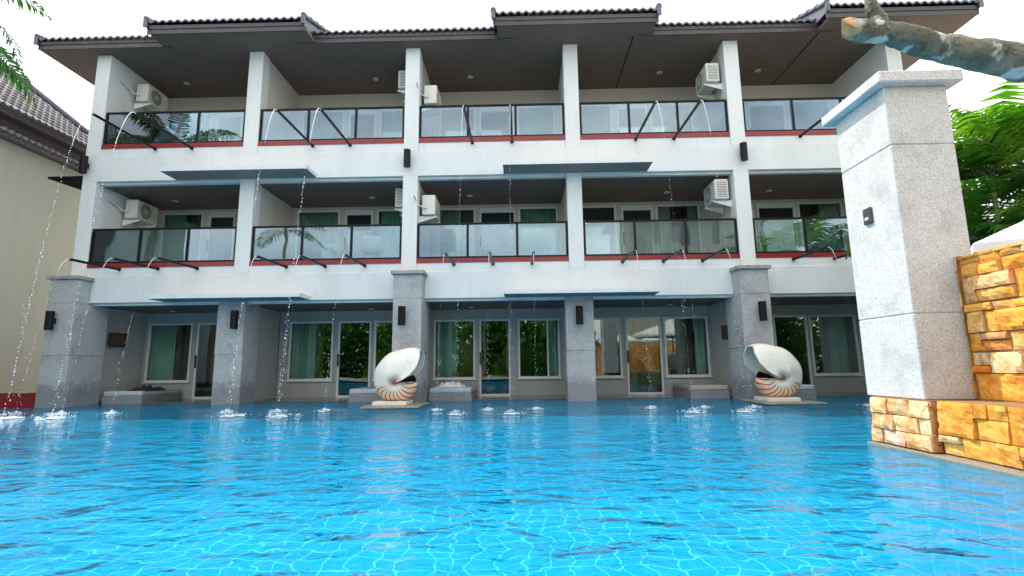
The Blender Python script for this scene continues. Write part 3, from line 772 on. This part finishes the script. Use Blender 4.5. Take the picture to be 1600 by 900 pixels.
# ------------------------------------------------------------------ nautilus shells
def interp(tab, x):
    if x <= tab[0][0]: return tab[0][1]
    for (a, va), (b, vb) in zip(tab, tab[1:]):
        if x <= b:
            t = (x-a)/(b-a); t = t*t*(3-2*t)*.5 + t*.5
            return va+(vb-va)*t
    return tab[-1][1]
RT = [(-30,215),(0,236),(45,243),(90,214),(135,236),(180,252),(225,296),(270,364),(306,462),(360,470)]
WT = [(-30,125),(0,150),(60,165),(90,172),(180,205),(250,235),(306,225),(360,225)]
TE = [(0,352),(.12,347),(.36,339),(.62,329),(.85,317),(1,307)]
def shell(loc, mirror, label, rz=0):
    K = .86/460; NT, NP = 96, 44; vs = []; uvs = []; th0 = -2
    for i in range(NT+1):
        for j in range(NP+1):
            ph = math.pi*j/NP; V = math.sin(ph)**.85 if 0 < j < NP else 0
            te = interp(TE, V); th = th0+(te-th0)*i/NT
            Rr = interp(RT, th)*K; Wd = interp(WT, th)*K
            Wd = Wd*min(1, (.25+i/8))
            lip = 1+.05*max(0, (i/NT-.93)/.07)**2
            rho = Rr*V; y = -math.cos(ph)*abs(math.cos(ph))**-.25*Wd*(1-.30*math.exp(-(V/.13)**2))*lip if abs(math.cos(ph)) > 1e-6 else 0
            a = math.radians(th)
            vs.append(((rho*math.cos(a))*(-1 if mirror else 1), y, -rho*math.sin(a)))
            uvs.append(((th-2)/17.0+20*0, V))
    fs = []
    for i in range(NT):
        for j in range(NP):
            q = (i*(NP+1)+j, (i+1)*(NP+1)+j, (i+1)*(NP+1)+j+1, i*(NP+1)+j+1)
            fs.append(q[::-1] if mirror else q)
    mb = MB().add(vs, fs, True)
    r = empty('nautilus_shell_statue', loc, rz)
    dark_sheets = MB().add([(x*.97, y*.94, z*.97+.002) for x, y, z in vs[:NP+1]], [tuple(range(NP+1))])  # added black sheets stand in for the shade inside the shell mouth
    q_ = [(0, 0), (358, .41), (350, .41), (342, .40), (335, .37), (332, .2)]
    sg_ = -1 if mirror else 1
    for yy in (.02, .03): dark_sheets.add([(sg_*r0*math.cos(math.radians(t0)), yy, -r0*math.sin(math.radians(t0))) for t0, r0 in q_], [tuple(range(6))])
    so_ = dark_sheets.build('mouth_shade_sheets', M['black'], r); so_.location = (0, 0, .51)
    o = mb.build('shell', M['shell'], r)
    uvl = o.data.uv_layers.new(name='spiral')
    for p in o.data.polygons:
        for li in p.loop_indices: uvl.data[li].uv = uvs[o.data.loops[li].vertex_index]
    o.location = (0, 0, .51)
    s = o.modifiers.new('wall', 'SOLIDIFY'); s.thickness = .022; s.offset = -1 if not mirror else -1
    dx = -.02 if not mirror else .02
    MB().box(dx-.40, dx+.31, -.38, .30, .045, .125, b=.008).build('plinth', M['base_white'], r) if not mirror else MB().box(-.38, .27, -.38, .30, .045, .125, b=.008).build('plinth', M['base_white'], r)
    tag(r, label, 'statue', 'nautilus shell statues')
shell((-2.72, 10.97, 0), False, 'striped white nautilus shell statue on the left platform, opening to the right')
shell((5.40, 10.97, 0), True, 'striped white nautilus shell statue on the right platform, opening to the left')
for x0, x1, t in ((-3.30, -2.12, 'under the left seashell'), (4.86, 6.05, 'under the right seashell')):
    o = MB().box(x0, x1, 10.32, 11.59, .012, .043, b=.004).build('stone_platform', M['slab_tan'])
    tag(o, f'thin tan stone slab over the water {t}', 'platform', 'stone slabs under the seashells')

# ------------------------------------------------------------------ left side: red pool wall, neighbour house
o = MB().box(-16, -11.25, 11.72, 12.2, -.5, .33).build('red_mosaic_wall', M['mosaic_red']); tag(o, 'low red mosaic pool wall beside the leftmost granite pillar', 'wall')
MB().box(-16, -11.24, 11.70, 12.22, .332, .35).build('coping', M['deck'], o)

house = tag(empty('neighbour_house', (-14, 12, 0)), 'olive cream house with a two-tier pale tiled roof at the left edge', 'house')
def nb(mb, name, mat):
    mb.v = [(x+14, y-12, z) for x, y, z in mb.v]; return mb.build(name, mat, house)
nb(MB().box(-20, -14.0, 4, 17.6, -.1, 7.2), 'wall', M['olive'])
def side_roof(xe, ze, s, L, ya, yb, hip, per=.2, row=.2, amp=.03):
    """tiles on a slope rising towards -X from an eave along Y"""
    mb = MB(); nr = int(L/row); n = int((yb-ya)/per*6); rows = []
    for j in range(nr+1):
        for e in (0, 1):
            if j == nr and e: continue
            h = row*(j+e*1.0); x = xe-h; yend = yb-h*hip; z = ze+s*row*(j+e)+(.03 if e == 0 else -.0)
            rows.append([(x, ya+(yend-ya)*i/n, z+amp*math.sin(2*math.pi*(ya+(yend-ya)*i/n)/per)) for i in range(n+1)])
    vs = [p for r in rows for p in r]
    fs = [(j*(n+1)+i, (j+1)*(n+1)+i, (j+1)*(n+1)+i+1, j*(n+1)+i+1) for j in range(len(rows)-1) for i in range(n)]
    mb.add(vs, fs, True); e0 = rows[0]
    mb.add(e0+[(x, y, z-.06) for x, y, z in e0], [(i, i+1, i+n+2, i+n+1) for i in range(n)])
    return mb
nb(side_roof(-13.60, 7.12, .62, 1.0, 5, 16.1, 0), 'lower_roof', M['joint_tile'])
nb(MB().box(-13.68, -13.60, 5, 16.05, 6.98, 7.10).box(-14.0, -13.68, 5, 16.0, 7.05, 7.09), 'eave_board', M['fascia'])
nb(MB().box(-14.6, -13.86, 5, 16.0, 7.72, 7.90).box(-20, -14.2, 5, 15.9, 7.2, 7.74), 'upper_eave_board', M['fascia'])
nb(side_roof(-13.80, 7.93, .95, 3.4, 5, 16.2, .75), 'upper_roof', M['joint_tile'])
hpts = [(-13.78-t, 16.22-.75*t, 7.98+.95*t+.05) for t in np.linspace(0, 3.4, 12)]
nb(MB().tube(hpts, .085, 8), 'hip_tiles', M['rooftile'])
nb(MB().add([(-13.8,16.2,7.93),(-17.2,13.65,11.16),(-20,13.65,11.16),(-20,16.2,7.93)], [(0,1,2,3)]), 'rear_roof', M['rooftile'])
# black beam bracket between the two buildings
bk = empty('black_bracket', (-11.2, 12.1, 5.75))
MB().box(-.95,.0,-.03,.03,-.03,.03).build('arm', M['black'], bk)
MB().add([(-.93,-.02,-.031),(.0,-.02,-.031),(.0,-.02,-.36),(-.93,.02,-.031),(.0,.02,-.031),(.0,.02,-.36)], [(0,2,1),(3,4,5),(0,1,4,3),(1,2,5,4),(0,3,5,2)]).build('gusset', M['black'], bk)
tag(bk, 'black metal bracket sticking out left of the upper left corner lamp', 'bracket')
# satellite dish
ds = empty('satellite_dish', (-7.3, 14.0, 10.35)); dm = MB(); vs = [(0,0,0)]; 
for i in range(1, 7):
    for k in range(24): 
        rr = .6*i/6; vs.append((rr*math.cos(k*math.pi/12), rr*math.sin(k*math.pi/12), .45*rr*rr))
fs = [(0, 1+k, 1+(k+1)%24) for k in range(24)]+[(1+24*(i)+k, 1+24*(i+1)+k, 1+24*(i+1)+(k+1)%24, 1+24*i+(k+1)%24) for i in range(5) for k in range(24)]
d_ = dm.add(vs, fs, True).build('dish', M['canvas'], ds); d_.location = (0,0,.75); d_.rotation_euler = (R(55), 0, R(10))
d_.modifiers.new('t', 'SOLIDIFY').thickness = .015
MB().tube([(0,0,-.1),(0,0,.75)], .04, 10).build('mast', M['steel'], ds)
tag(ds, 'white satellite dish above the left roof tier of the hotel', 'satellite dish')

# ------------------------------------------------------------------ right granite pier
pr = empty('granite_pier', (3.99, 5.17, 0))
def pp(mb, name, mat, parent=None, bevel=0):
    mb.v = [(x-3.99, y-5.17, z) for x, y, z in mb.v]; return mb.build(name, mat, parent or pr, bevel)
sh = MB()
for a, b in ((.482,1.276),(1.284,2.956),(2.964,3.58)): sh.box(3.68, 4.31, 4.78, 5.56, a, b, b=.009)
sh.box(3.69, 4.30, 4.79, 5.55, .49, 3.57)
pp(sh, 'shaft', M['granite_light']); pp(MB().box(3.58, 4.41, 4.68, 5.66, 3.581, 3.70, b=.012), 'cap', M['granite_light'])
bx = MB().box(3.675, 3.672, 5.13, 5.27, 2.28, 2.44)
sw = pp(MB().box(3.655, 3.679, 5.14, 5.26, 2.27, 2.44, b=.005), 'switch_box', M['grille']); pp(MB().box(3.648, 3.654, 5.175, 5.225, 2.31, 2.34), 'switch_button', M['white_frame'], sw)
tag(pr, 'tall pale granite pier with a flat cap standing in the pool at right', 'pier')

PAL = [((.80,.40,.07),5),((.85,.47,.10),5),((.72,.28,.045),3),((.86,.58,.20),4),((.82,.66,.38),2),((.66,.36,.18),1),((.78,.50,.26),2)]
def stone_face(mb, u0, u1, v0, v1, place, rnd, pal=PAL, hmin=.10, hmax=.24, depth=.05):
    """random split-face ashlar laid over a rectangle; place(u, v, d) gives the point d in front of the wall"""
    if mb.cols is None: mb.cols = []
    def one(a, b, c, d):
        gp = .0045; a += gp; b -= gp; c += gp; d -= gp
        base = rnd.uniform(.002, .052); nx = max(3, int((b-a)/.028)); ny = max(3, int((d-c)/.028))
        sd = rnd.random()*100; tu, tv = rnd.uniform(-.02,.02), rnd.uniform(-.02,.02)
        colr = rnd.choices([p[0] for p in pal], [p[1] for p in pal])[0]; k = rnd.uniform(.85, 1.12)
        colr = (min(.9, colr[0]*k*1.03), colr[1]*k*.92, colr[2]*k*.85)
        vs = []
        for j in range(ny+1):
            for i in range(nx+1):
                s, t = i/nx, j/ny; u = a+(b-a)*s; v = c+(d-c)*t
                e = min(s, 1-s, t, 1-t)
                nz = .016*noise.fractal(Vector((u*9+sd, v*13, sd)), .8, 2.1, 4)
                q = base+nz+tu*(s-.5)+tv*(t-.5)-(.010 if e == 0 else 0)
                ju = .003*noise.noise(Vector((u*40, v*40, sd))) if e == 0 else 0
                vs.append(place(u+ju, v+ju, max(.002, q)))
        o = len(vs)
        fs = [(j*(nx+1)+i, j*(nx+1)+i+1, (j+1)*(nx+1)+i+1, (j+1)*(nx+1)+i) for j in range(ny) for i in range(nx)]
        ring = [i for i in range(nx+1)]+[j*(nx+1)+nx for j in range(1, ny+1)]+[ny*(nx+1)+i for i in range(nx-1, -1, -1)]+[j*(nx+1) for j in range(ny-1, 0, -1)]
        bk_ = []
        for r0 in ring:
            i, j = r0 % (nx+1), r0//(nx+1); bk_.append(place(a+(b-a)*i/nx, c+(d-c)*j/ny, -.02))
        vs += bk_; m = len(ring)
        fs += [(ring[k_], o+k_, o+(k_+1) % m, ring[(k_+1) % m]) for k_ in range(m)]
        mb.add(vs, fs, False); mb.cols += [colr]*len(fs)
    v = v0
    while v < v1-.02:
        h = rnd.uniform(hmin, hmax)
        if v1-v-h < hmin*.7: h = v1-v
        u = u0
        while u < u1-.02:
            w_ = rnd.uniform(.14, .42)
            if u1-u-w_ < .10: w_ = u1-u
            if h > .15 and rnd.random() < .5:
                q = h*rnd.uniform(.35, .65); one(u, u+w_, v, v+q)
                if w_ > .26 and rnd.random() < .6:
                    t = w_*rnd.uniform(.35,.65); one(u, u+t, v+q, v+h); one(u+t, u+w_, v+q, v+h)
                else: one(u, u+w_, v+q, v+h)
            else: one(u, u+w_, v, v+h)
            u += w_
        v += h
rnd = random.Random(11)
PAL_PALE = [((.80,.60,.34),4),((.84,.70,.50),4),((.72,.55,.48),2),((.80,.50,.22),1)]  # paler stones: sunlight on the base's left face put into their colour
ss = MB(); stone_face(ss, 4.70, 5.46, .03, .475, lambda u, v, d: (3.66-d, u, v), rnd, PAL_PALE, .09, .2)
o = MB(); o = pp(ss, 'stone_base', M['stone'])
pp(MB().box(3.665, 4.3, 4.71, 5.46, -1.2, .481), 'base_core', M['mortar'])
sb2 = MB(); stone_face(sb2, 3.64, 3.72, .03, .47, lambda u, v, d: (u, 4.705-d*.4, v), rnd, [((.55,.30,.15),1)], .12, .3); pp(sb2, 'stone_return', M['stone'], o)  # one dark brown: shade on this narrow return put into the stone colour

# sandstone wall running towards the camera
sw = empty('sandstone_wall', (4.2, 3, 0))
def ws(mb, name, mat, parent=None):
    mb.v = [(x-4.2, y-3, z) for x, y, z in mb.v]; return mb.build(name, mat, parent or sw)
ws(MB().box(4.15, 4.50, -.9, 4.775, .483, 1.80), 'upper_core', M['mortar']); ws(MB().box(3.73, 4.50, -.9, 4.70, -1.2, .482), 'lower_core', M['mortar'])
us = MB(); v = .49
for h in (.43, .44, .46):
    stone_face(us, .6, 4.74, v, v+h-.012, lambda u, vv, d: (4.15-d, u, vv), rnd, PAL, .10, .24); v += h
stone_face(us, 4.12, 4.5, .49, 1.82, lambda u, vv, d: (u, 4.765+d*.3, vv) , rnd, PAL, .10, .24)
ws(us, 'upper_stonework', M['stone'])
ls = MB(); stone_face(ls, .6, 4.68, .03, .485, lambda u, vv, d: (3.72-d, u, vv), rnd, PAL[:5], .12, .24)
ws(ls, 'lower_stonework', M['stone'])
tp = MB()
stone_face(tp, .6, 4.74, 4.12, 4.49, lambda u, vv, d: (vv, u, 1.79+d*.5), rnd, PAL, .12, .2); ws(tp, 'top_stones', M['stone'])
tag(sw, 'orange and yellow split sandstone wall rising behind the tall granite pier', 'wall')
structure(MB().box(3.56, 4.5, -.9, 5.47, -.10, .02, b=.004).build('pool_kerb', M['kerb']))
structure(MB().box(3.555, 4.5, -.9, 5.46, -1.2, -.101).build('pool_side', M['pool_wall']))
gb = MB(); pl = [(4.51,-1),(14,-1),(14,13),(9.95,12.74),(9.9,12.6),(6.6,8.2),(4.51,5.6)]
gb.add([(x,y,.45) for x,y in pl]+[(x,y,-1.2) for x,y in pl], [tuple(range(7)), *[(i,i+7,(i+1)%7+7,(i+1)%7) for i in range(7)]])
structure(gb.build('garden_bed', M['soil']))

# ------------------------------------------------------------------ umbrellas
def umbrella(loc, half, ze, zt, label, n=4, rot=0):
    r = empty('patio_umbrella', loc, rot); c = MB(); 
    vs = [(0,0,zt)]; m = n*6
    for ring, f in enumerate((.33,.66,1.0)):
        for k in range(m):
            a = 2*math.pi*k/m; sg = abs(((k/6) % 1)-.5)*2     # 1 at ribs
            edge = half/ max(abs(math.cos((a % (2*math.pi/n))-math.pi/n)), .2)*math.cos(math.pi/n)*1.0
            edge = half*math.cos(math.pi/n)/math.cos(((a) % (2*math.pi/n))-math.pi/n)
            z = zt+(ze-zt)*(f**.9)-.05*(1-sg)*f*(1-f)
            vs.append((math.cos(a)*edge*f, math.sin(a)*edge*f, z))
    for k in range(m): vs.append((vs[1+2*m+k][0]*1.005, vs[1+2*m+k][1]*1.005, ze-.10))
    fs = [(0, 1+k, 1+(k+1)%m) for k in range(m)]+[(1+i*m+k, 1+(i+1)*m+k, 1+(i+1)*m+(k+1)%m, 1+i*m+(k+1)%m) for i in range(3) for k in range(m)]
    c.add(vs, fs, False).build('canopy', M['canvas'], r).modifiers.new('cloth', 'SOLIDIFY').thickness = .006
    MB().tube([(0,0,0),(0,0,zt+.08)], .03, 10).build('pole', M['frame_wood'], r)
    for k in range(n):
        a = 2*math.pi*k/n; MB().tube([(0,0,zt-.05),(math.cos(a)*half*.98, math.sin(a)*half*.98, ze-.03)], .012, 6).build('rib', M['frame_wood'], r)
    tag(r, label, 'umbrella', 'white patio umbrellas')
umbrella((6.72, 5.75, .45), 1.75, 1.66, 2.42, 'white square umbrella rising over the sandstone wall at the right edge', 4, R(8))
umbrella((7.5, -10, .06), 1.4, 2.5, 3.1, 'white umbrella mirrored in the fourth-bay porch glass, the left one', 8)
umbrella((10.3, -10, .06), 1.4, 2.5, 3.1, 'white umbrella mirrored in the fourth-bay porch glass, the right one', 8)

# ------------------------------------------------------------------ palms
def frond(mb, base, az, elev, L, droop, nl, ll, lw, rnd, mi=0, rach=.012, lean=.5, hang=.35):
    """one pinnate frond: curved rachis with leaflets on both sides"""
    pts = []; p = Vector(base); e = elev; n = 14
    for i in range(n+1):
        pts.append(p.copy()); d = Vector((math.cos(az)*math.cos(e), math.sin(az)*math.cos(e), math.sin(e))); p = p+d*(L/n); e -= droop/n*(.5+i/n)
    mb.tube(pts, [rach*(1-.8*i/n) for i in range(n+1)], 5, False, 1)
    side = Vector((-math.sin(az), math.cos(az), 0))
    for k in range(nl):
        t = .14+.86*(k+.5*rnd.random())/nl; i = min(n-1, int(t*n)); q = pts[i].lerp(pts[i+1], t*n-i); d = (pts[i+1]-pts[i]).normalized(); up = side.cross(d).normalized()
        s = math.sin(min(1, t*1.08)*math.pi)**.5*.85+.15
        for sg in (-1, 1):
            l = ll*s*rnd.uniform(.85,1.1); w_ = lw*rnd.uniform(.8,1.15)
            dr = (d*rnd.uniform(lean*.8, lean*1.3)+side*sg*(-1 if up.z < 0 else 1)*1.0+up*rnd.uniform(.05,.35)*(1 if up.z > 0 else -1)).normalized()
            wv = d.cross(dr).cross(dr).normalized()*w_
            a = q; b = q+dr*l*.5-Vector((0,0,1))*l*.5*hang*.25; c = b+(dr-Vector((0,0,1))*hang*1.6).normalized()*l*.5
            mb.add([a-wv*.35, a+wv*.35, b+wv, b-wv, c], [(0,1,2,3),(3,2,4)], False, 0)
def palm(name, loc, h, r0, nf, L, label, mat, seed, group, elev=(.2,1.3), droop=1.7, nl=26, ll=.5, lw=.022, lean_trunk=(0,0), azr=(0,6.283), stem='trunk', hang=.35):
    rnd = random.Random(seed); r = empty(name, loc)
    top = Vector((lean_trunk[0], lean_trunk[1], h)); pts = [Vector((0,0,0)).lerp(top, i/8)+Vector((lean_trunk[0]*-.15*math.sin(math.pi*i/8), 0, 0)) for i in range(9)]
    MB().tube(pts, [r0*(1-.35*i/8) for i in range(9)], 10).build('trunk', M[stem], r)
    cr = MB()
    for k in range(nf):
        az = azr[0]+(azr[1]-azr[0])*(k+.6*rnd.random())/nf; el = rnd.uniform(*elev)
        frond(cr, top, az, el, L*rnd.uniform(.8,1.1), droop*rnd.uniform(.8,1.2), nl, ll, lw, rnd, hang=hang)
    cr.build('crown', [mat, M['stem']], r)
    tag(r, label, 'palm tree', group)
GP = 'areca palms behind the sandstone wall'
palm('areca_palm', (8.0, 7.6, .45), 3.25, .05, 13, 2.0, 'bright green palm, its fronds spreading just above the umbrella edge', M['leaf_bright'], 3, GP, (.3,1.35), 1.8, 23, .62, .036, stem='stem')
palm('areca_palm', (9.3, 8.4, .45), 3.9, .05, 13, 2.1, 'tall sunlit palm touching the right edge of the photo', M['leaf_bright'], 4, GP, (.3,1.35), 1.8, 23, .66, .038, (-.2,.1), stem='stem')
palm('areca_palm', (7.6, 8.6, .45), 2.4, .05, 14, 1.9, 'dark green palm right against the tall granite pier', M['leaf_dark'], 5, GP, (.1,1.3), 1.7, 24, .55, .034, stem='stem')
palm('areca_palm', (9.4, 7.0, .45), 1.8, .05, 14, 1.9, 'low dark palm partly behind the umbrella', M['leaf_dark'], 6, GP, (.1,1.3), 1.7, 24, .55, .034, stem='stem')
palm('areca_palm', (8.7, 9.4, .45), 3.1, .05, 14, 2.0, 'dark palm farthest back between the brighter palms', M['leaf_dark'], 8, GP, (.1,1.3), 1.7, 24, .55, .034, stem='stem')
palm('areca_palm', (10.6, 9.6, .45), 3.3, .05, 14, 2.2, 'palm behind the tall sunlit palm at the right edge', M['leaf_dark'], 9, GP, (.1,1.3), 1.7, 24, .55, .034, stem='stem')
def bush(loc, r, h, seed, label, mat, n=2600, leaf=.09):
    rnd = random.Random(seed); b = empty('garden_bush', loc); mb = MB()
    for k in range(n):
        while True:
            p = Vector((rnd.uniform(-1,1), rnd.uniform(-1,1), rnd.uniform(0,1)))
            if p.length < 1 and p.length > .35+.6*noise.noise(p*2.3+Vector((seed,0,0))): break
        p = Vector((p.x*r, p.y*r, p.z*h)); d = Vector((rnd.gauss(0,1), rnd.gauss(0,1), rnd.gauss(0,.6))).normalized(); s = leaf*rnd.uniform(.6,1.3)
        w_ = d.cross(Vector((rnd.gauss(0,1), rnd.gauss(0,1), 1))).normalized()*s*.4
        mb.add([p, p+d*s*.5+w_, p+d*s, p+d*s*.5-w_], [(0,1,2,3)])
    mb.build('foliage', mat, b)
    st = MB()
    for k in range(5): st.tube([(0,0,0),(rnd.uniform(-.5,.5)*r, rnd.uniform(-.5,.5)*r, h*.7)], [.03,.01], 6)
    st.build('stems', M['stem'], b); tag(b, label, 'bush', 'bushes behind the sandstone wall')
bush((8.9, 9.4, .4), 1.7, 2.9, 1, 'dense dark bush beside the tall granite pier', M['leaf_dark'], 5200, .15)
bush((10.8, 8.3, .4), 1.7, 2.6, 2, 'dense dark bush below the tall sunlit palm', M['leaf_dark'], 4200, .15)
palm('areca_palm', (8.6, 6.9, .45), 2.5, .05, 16, 1.9, 'dense bright palm directly over the umbrella top', M['leaf_bright'], 14, GP, (.2,1.35), 1.7, 23, .6, .036, stem='stem')
palm('areca_palm', (7.9, 8.2, .45), 3.4, .05, 15, 1.7, 'narrow upright palm next to the tall granite pier', M['leaf_dark'], 15, GP, (.5,1.4), 1.5, 24, .52, .034, stem='stem')
# coconut palm whose fronds hang in at the upper left, and palms across the pool that the glass mirrors
palm('coconut_palm', (-12.85, 8.0, .05), 8.0, .16, 24, 2.9, 'coconut palm with fronds hanging in at the upper left corner', M['leaf_blue'], 21, 'tall palms around the pool', (-.2,1.2), 1.6, 40, .62, .028, (1.0,0), hang=.9)
for i, (x, y, h, t) in enumerate(((-13.5,-3.5,8.6,'behind the leftmost pool corner'),(-12.2,-4.5,5.4,'the lower of the left pair'),(-2.6,-6,5.6,'opposite the middle bay'),(-1.0,-7.5,5.2,'middle bay, farther one'),(-7.5,-6.5,5.0,'opposite the second bay'),(3.0,-8,4.4,'left of the white umbrellas'))):
    palm('pool_palm', (x, y, .06), h, .13, 15, 2.8, 'tall palm across the pool mirrored in the hotel glass, '+t, M['leaf_dark'], 40+i, 'tall palms around the pool', (-.2,1.2), 1.6, 26, .75, .03, hang=.7)
for i, (x, y, r, h, t) in enumerate(((0,-9,2.2,2.6,'opposite the middle bay'),(-5,-9,2.4,2.8,'opposite the second bay'),(-9.5,-9,2.2,2.4,'opposite the leftmost bay'))):
    rn = bush((x, y, 0), r, h, 60+i, 'leafy bush across the pool mirrored in the porch glass, '+t, M['leaf_dark'], 2200, .22)
for i, (x, y, r, h, t) in enumerate(((-16,-15,4.5,8,'leftmost of the row'),(-9,-14,4.2,6.5,'second of the row'),(-3,-15,4.4,7.5,'third of the row'),(3,-15,4.0,6.0,'nearest the cream house'))):
    bush((x, y, 0), r, h, 80+i, 'broad leafy tree across the pool mirrored in the porch glass, '+t, M['leaf_dark'], 5000, .5)
# house and stone wall across the pool
oh = empty('opposite_house', (14, -16, 0))
fc = MB()
cols_ = [-6, -4.4,-3.8, -2.2,-1.6, 0,.6, 2.2,2.8, 6]
fc.box(-6,6,0,4,0,9.4).box(-6,6,0,4,11.4,12.7)
for a, b in zip(cols_[0::2], cols_[1::2]): fc.box(a,b,0,4,9.401,11.399)
fc.build('wall', M['olive'], oh)
for a, b in zip(cols_[1:-1:2], cols_[2::2]): MB().box(a,b,.3*-1+3.9,3.95,9.4,11.4).build('window', M['win_glass'], oh)
MB().box(-6.6,6.6,-.6,4.6,12.7,12.85).build('roof', M['rooftile'], oh)
tag(oh, 'cream house with slot windows across the pool, mirrored in the fourth balcony glass', 'house')
yw = MB(); rnd = random.Random(5)
stone_face(yw, 2.5, 16, .06, 2.3, lambda u, v, d: (u, -11.5+d, v), rnd, PAL, .22, .4)
yo = yw.build('garden_stone_wall', M['stone']); MB().box(2.5,16,-11.9,-11.52,0,2.3).build('core', M['mortar'], yo)
tag(yo, 'yellow stone garden wall behind the mirrored white umbrellas across the pool', 'wall')

# ------------------------------------------------------------------ frangipani branch
fr = empty('frangipani_tree', (4.7, 2.45, .45))
def fb(mb, name, mat, parent=None):
    mb.v = [(x-4.7, y-2.45, z-.45) for x, y, z in mb.v]; return mb.build(name, mat, parent or fr)
def rough_tube(pts, rad, n=20, seed=0, amp=.06):
    mb = MB(); P_ = [Vector(p) for p in pts]; L = []
    for i in range(len(P_)-1):
        for k in range(8): L.append((i+k/8))
    L.append(len(P_)-1)
    def cr(i, t, A):
        a = A[max(i-1,0)]; b = A[i]; c = A[min(i+1,len(A)-1)]; d = A[min(i+2,len(A)-1)]
        return b+(c-a)*.5*t+(a*1.0-b*2.5+c*2-d*.5)*t*t+(b*1.5-a*.5-c*1.5+d*.5)*t**3
    C = []; RR = []
    for q in L:
        i = min(int(q), len(P_)-2); t = q-i; C.append(cr(i, t, P_)); RR.append(rad[i]+(rad[i+1]-rad[i])*t)
    mb.tube(C, RR, n)
    nv = len(C)*n
    for k in range(nv):
        i = k//n; p = Vector(mb.v[k]); d = (p-C[i])
        f = 1+amp*2*noise.fractal(p*9+Vector((seed,0,0)), 1, 2, 3)+amp*.9*max(0, math.sin(i*.9+seed))**4
        mb.v[k] = tuple(C[i]+d*f)
    # keep the caps on the moved rings
    for k in range(n): mb.v[nv+k] = mb.v[k]; mb.v[nv+n+k] = mb.v[nv-n+k]
    return mb
Yb = 2.6
br = rough_tube([(1.86,Yb,2.69),(1.93,Yb,2.665),(2.05,Yb,2.655),(2.17,Yb,2.62),(2.32,Yb,2.56),(2.5,Yb-.02,2.50),(2.72,Yb-.04,2.43),(3.0,Yb-.06,2.36),(3.6,Yb-.1,2.1),(4.3,Yb-.14,1.55),(4.7,Yb-.15,.95),(4.72,2.45,.42)],
 [.050,.062,.056,.066,.072,.080,.088,.092,.105,.12,.14,.17], 24, 2, .07)
trunk = fb(br, 'trunk', M['bark'])
ct = MB(); rnd = random.Random(4); m_ = 14
vs = [(1.80, Yb-.03, 2.72)]
for k in range(m_):
    a = 6.283*k/m_; q = .052*rnd.uniform(.8,1.2); vs.append((1.865-.03*rnd.random(), Yb+math.cos(a)*q, 2.69+math.sin(a)*q))
vs2 = [(1.93, Yb+math.cos(6.283*k/m_)*.06, 2.665+math.sin(6.283*k/m_)*.060) for k in range(m_)]
ct.add(vs+vs2, [(0,1+(k+1)%m_,1+k) for k in range(m_)]+[(1+k,1+(k+1)%m_,1+m_+(k+1)%m_,1+m_+k) for k in range(m_)])
fb(ct, 'broken_end', M['cut_wood'], trunk)
fb(rough_tube([(2.03,Yb,2.66),(2.03,Yb,2.74),(2.00,Yb,2.82),(1.985,Yb-.02,2.98),(1.96,Yb,3.3)], [.05,.036,.030,.026,.022], 16, 7, .08), 'side_branch', M['bark'])
tag(fr, 'lichen-spotted grey frangipani branch with a broken end, reaching in at the upper right', 'tree')
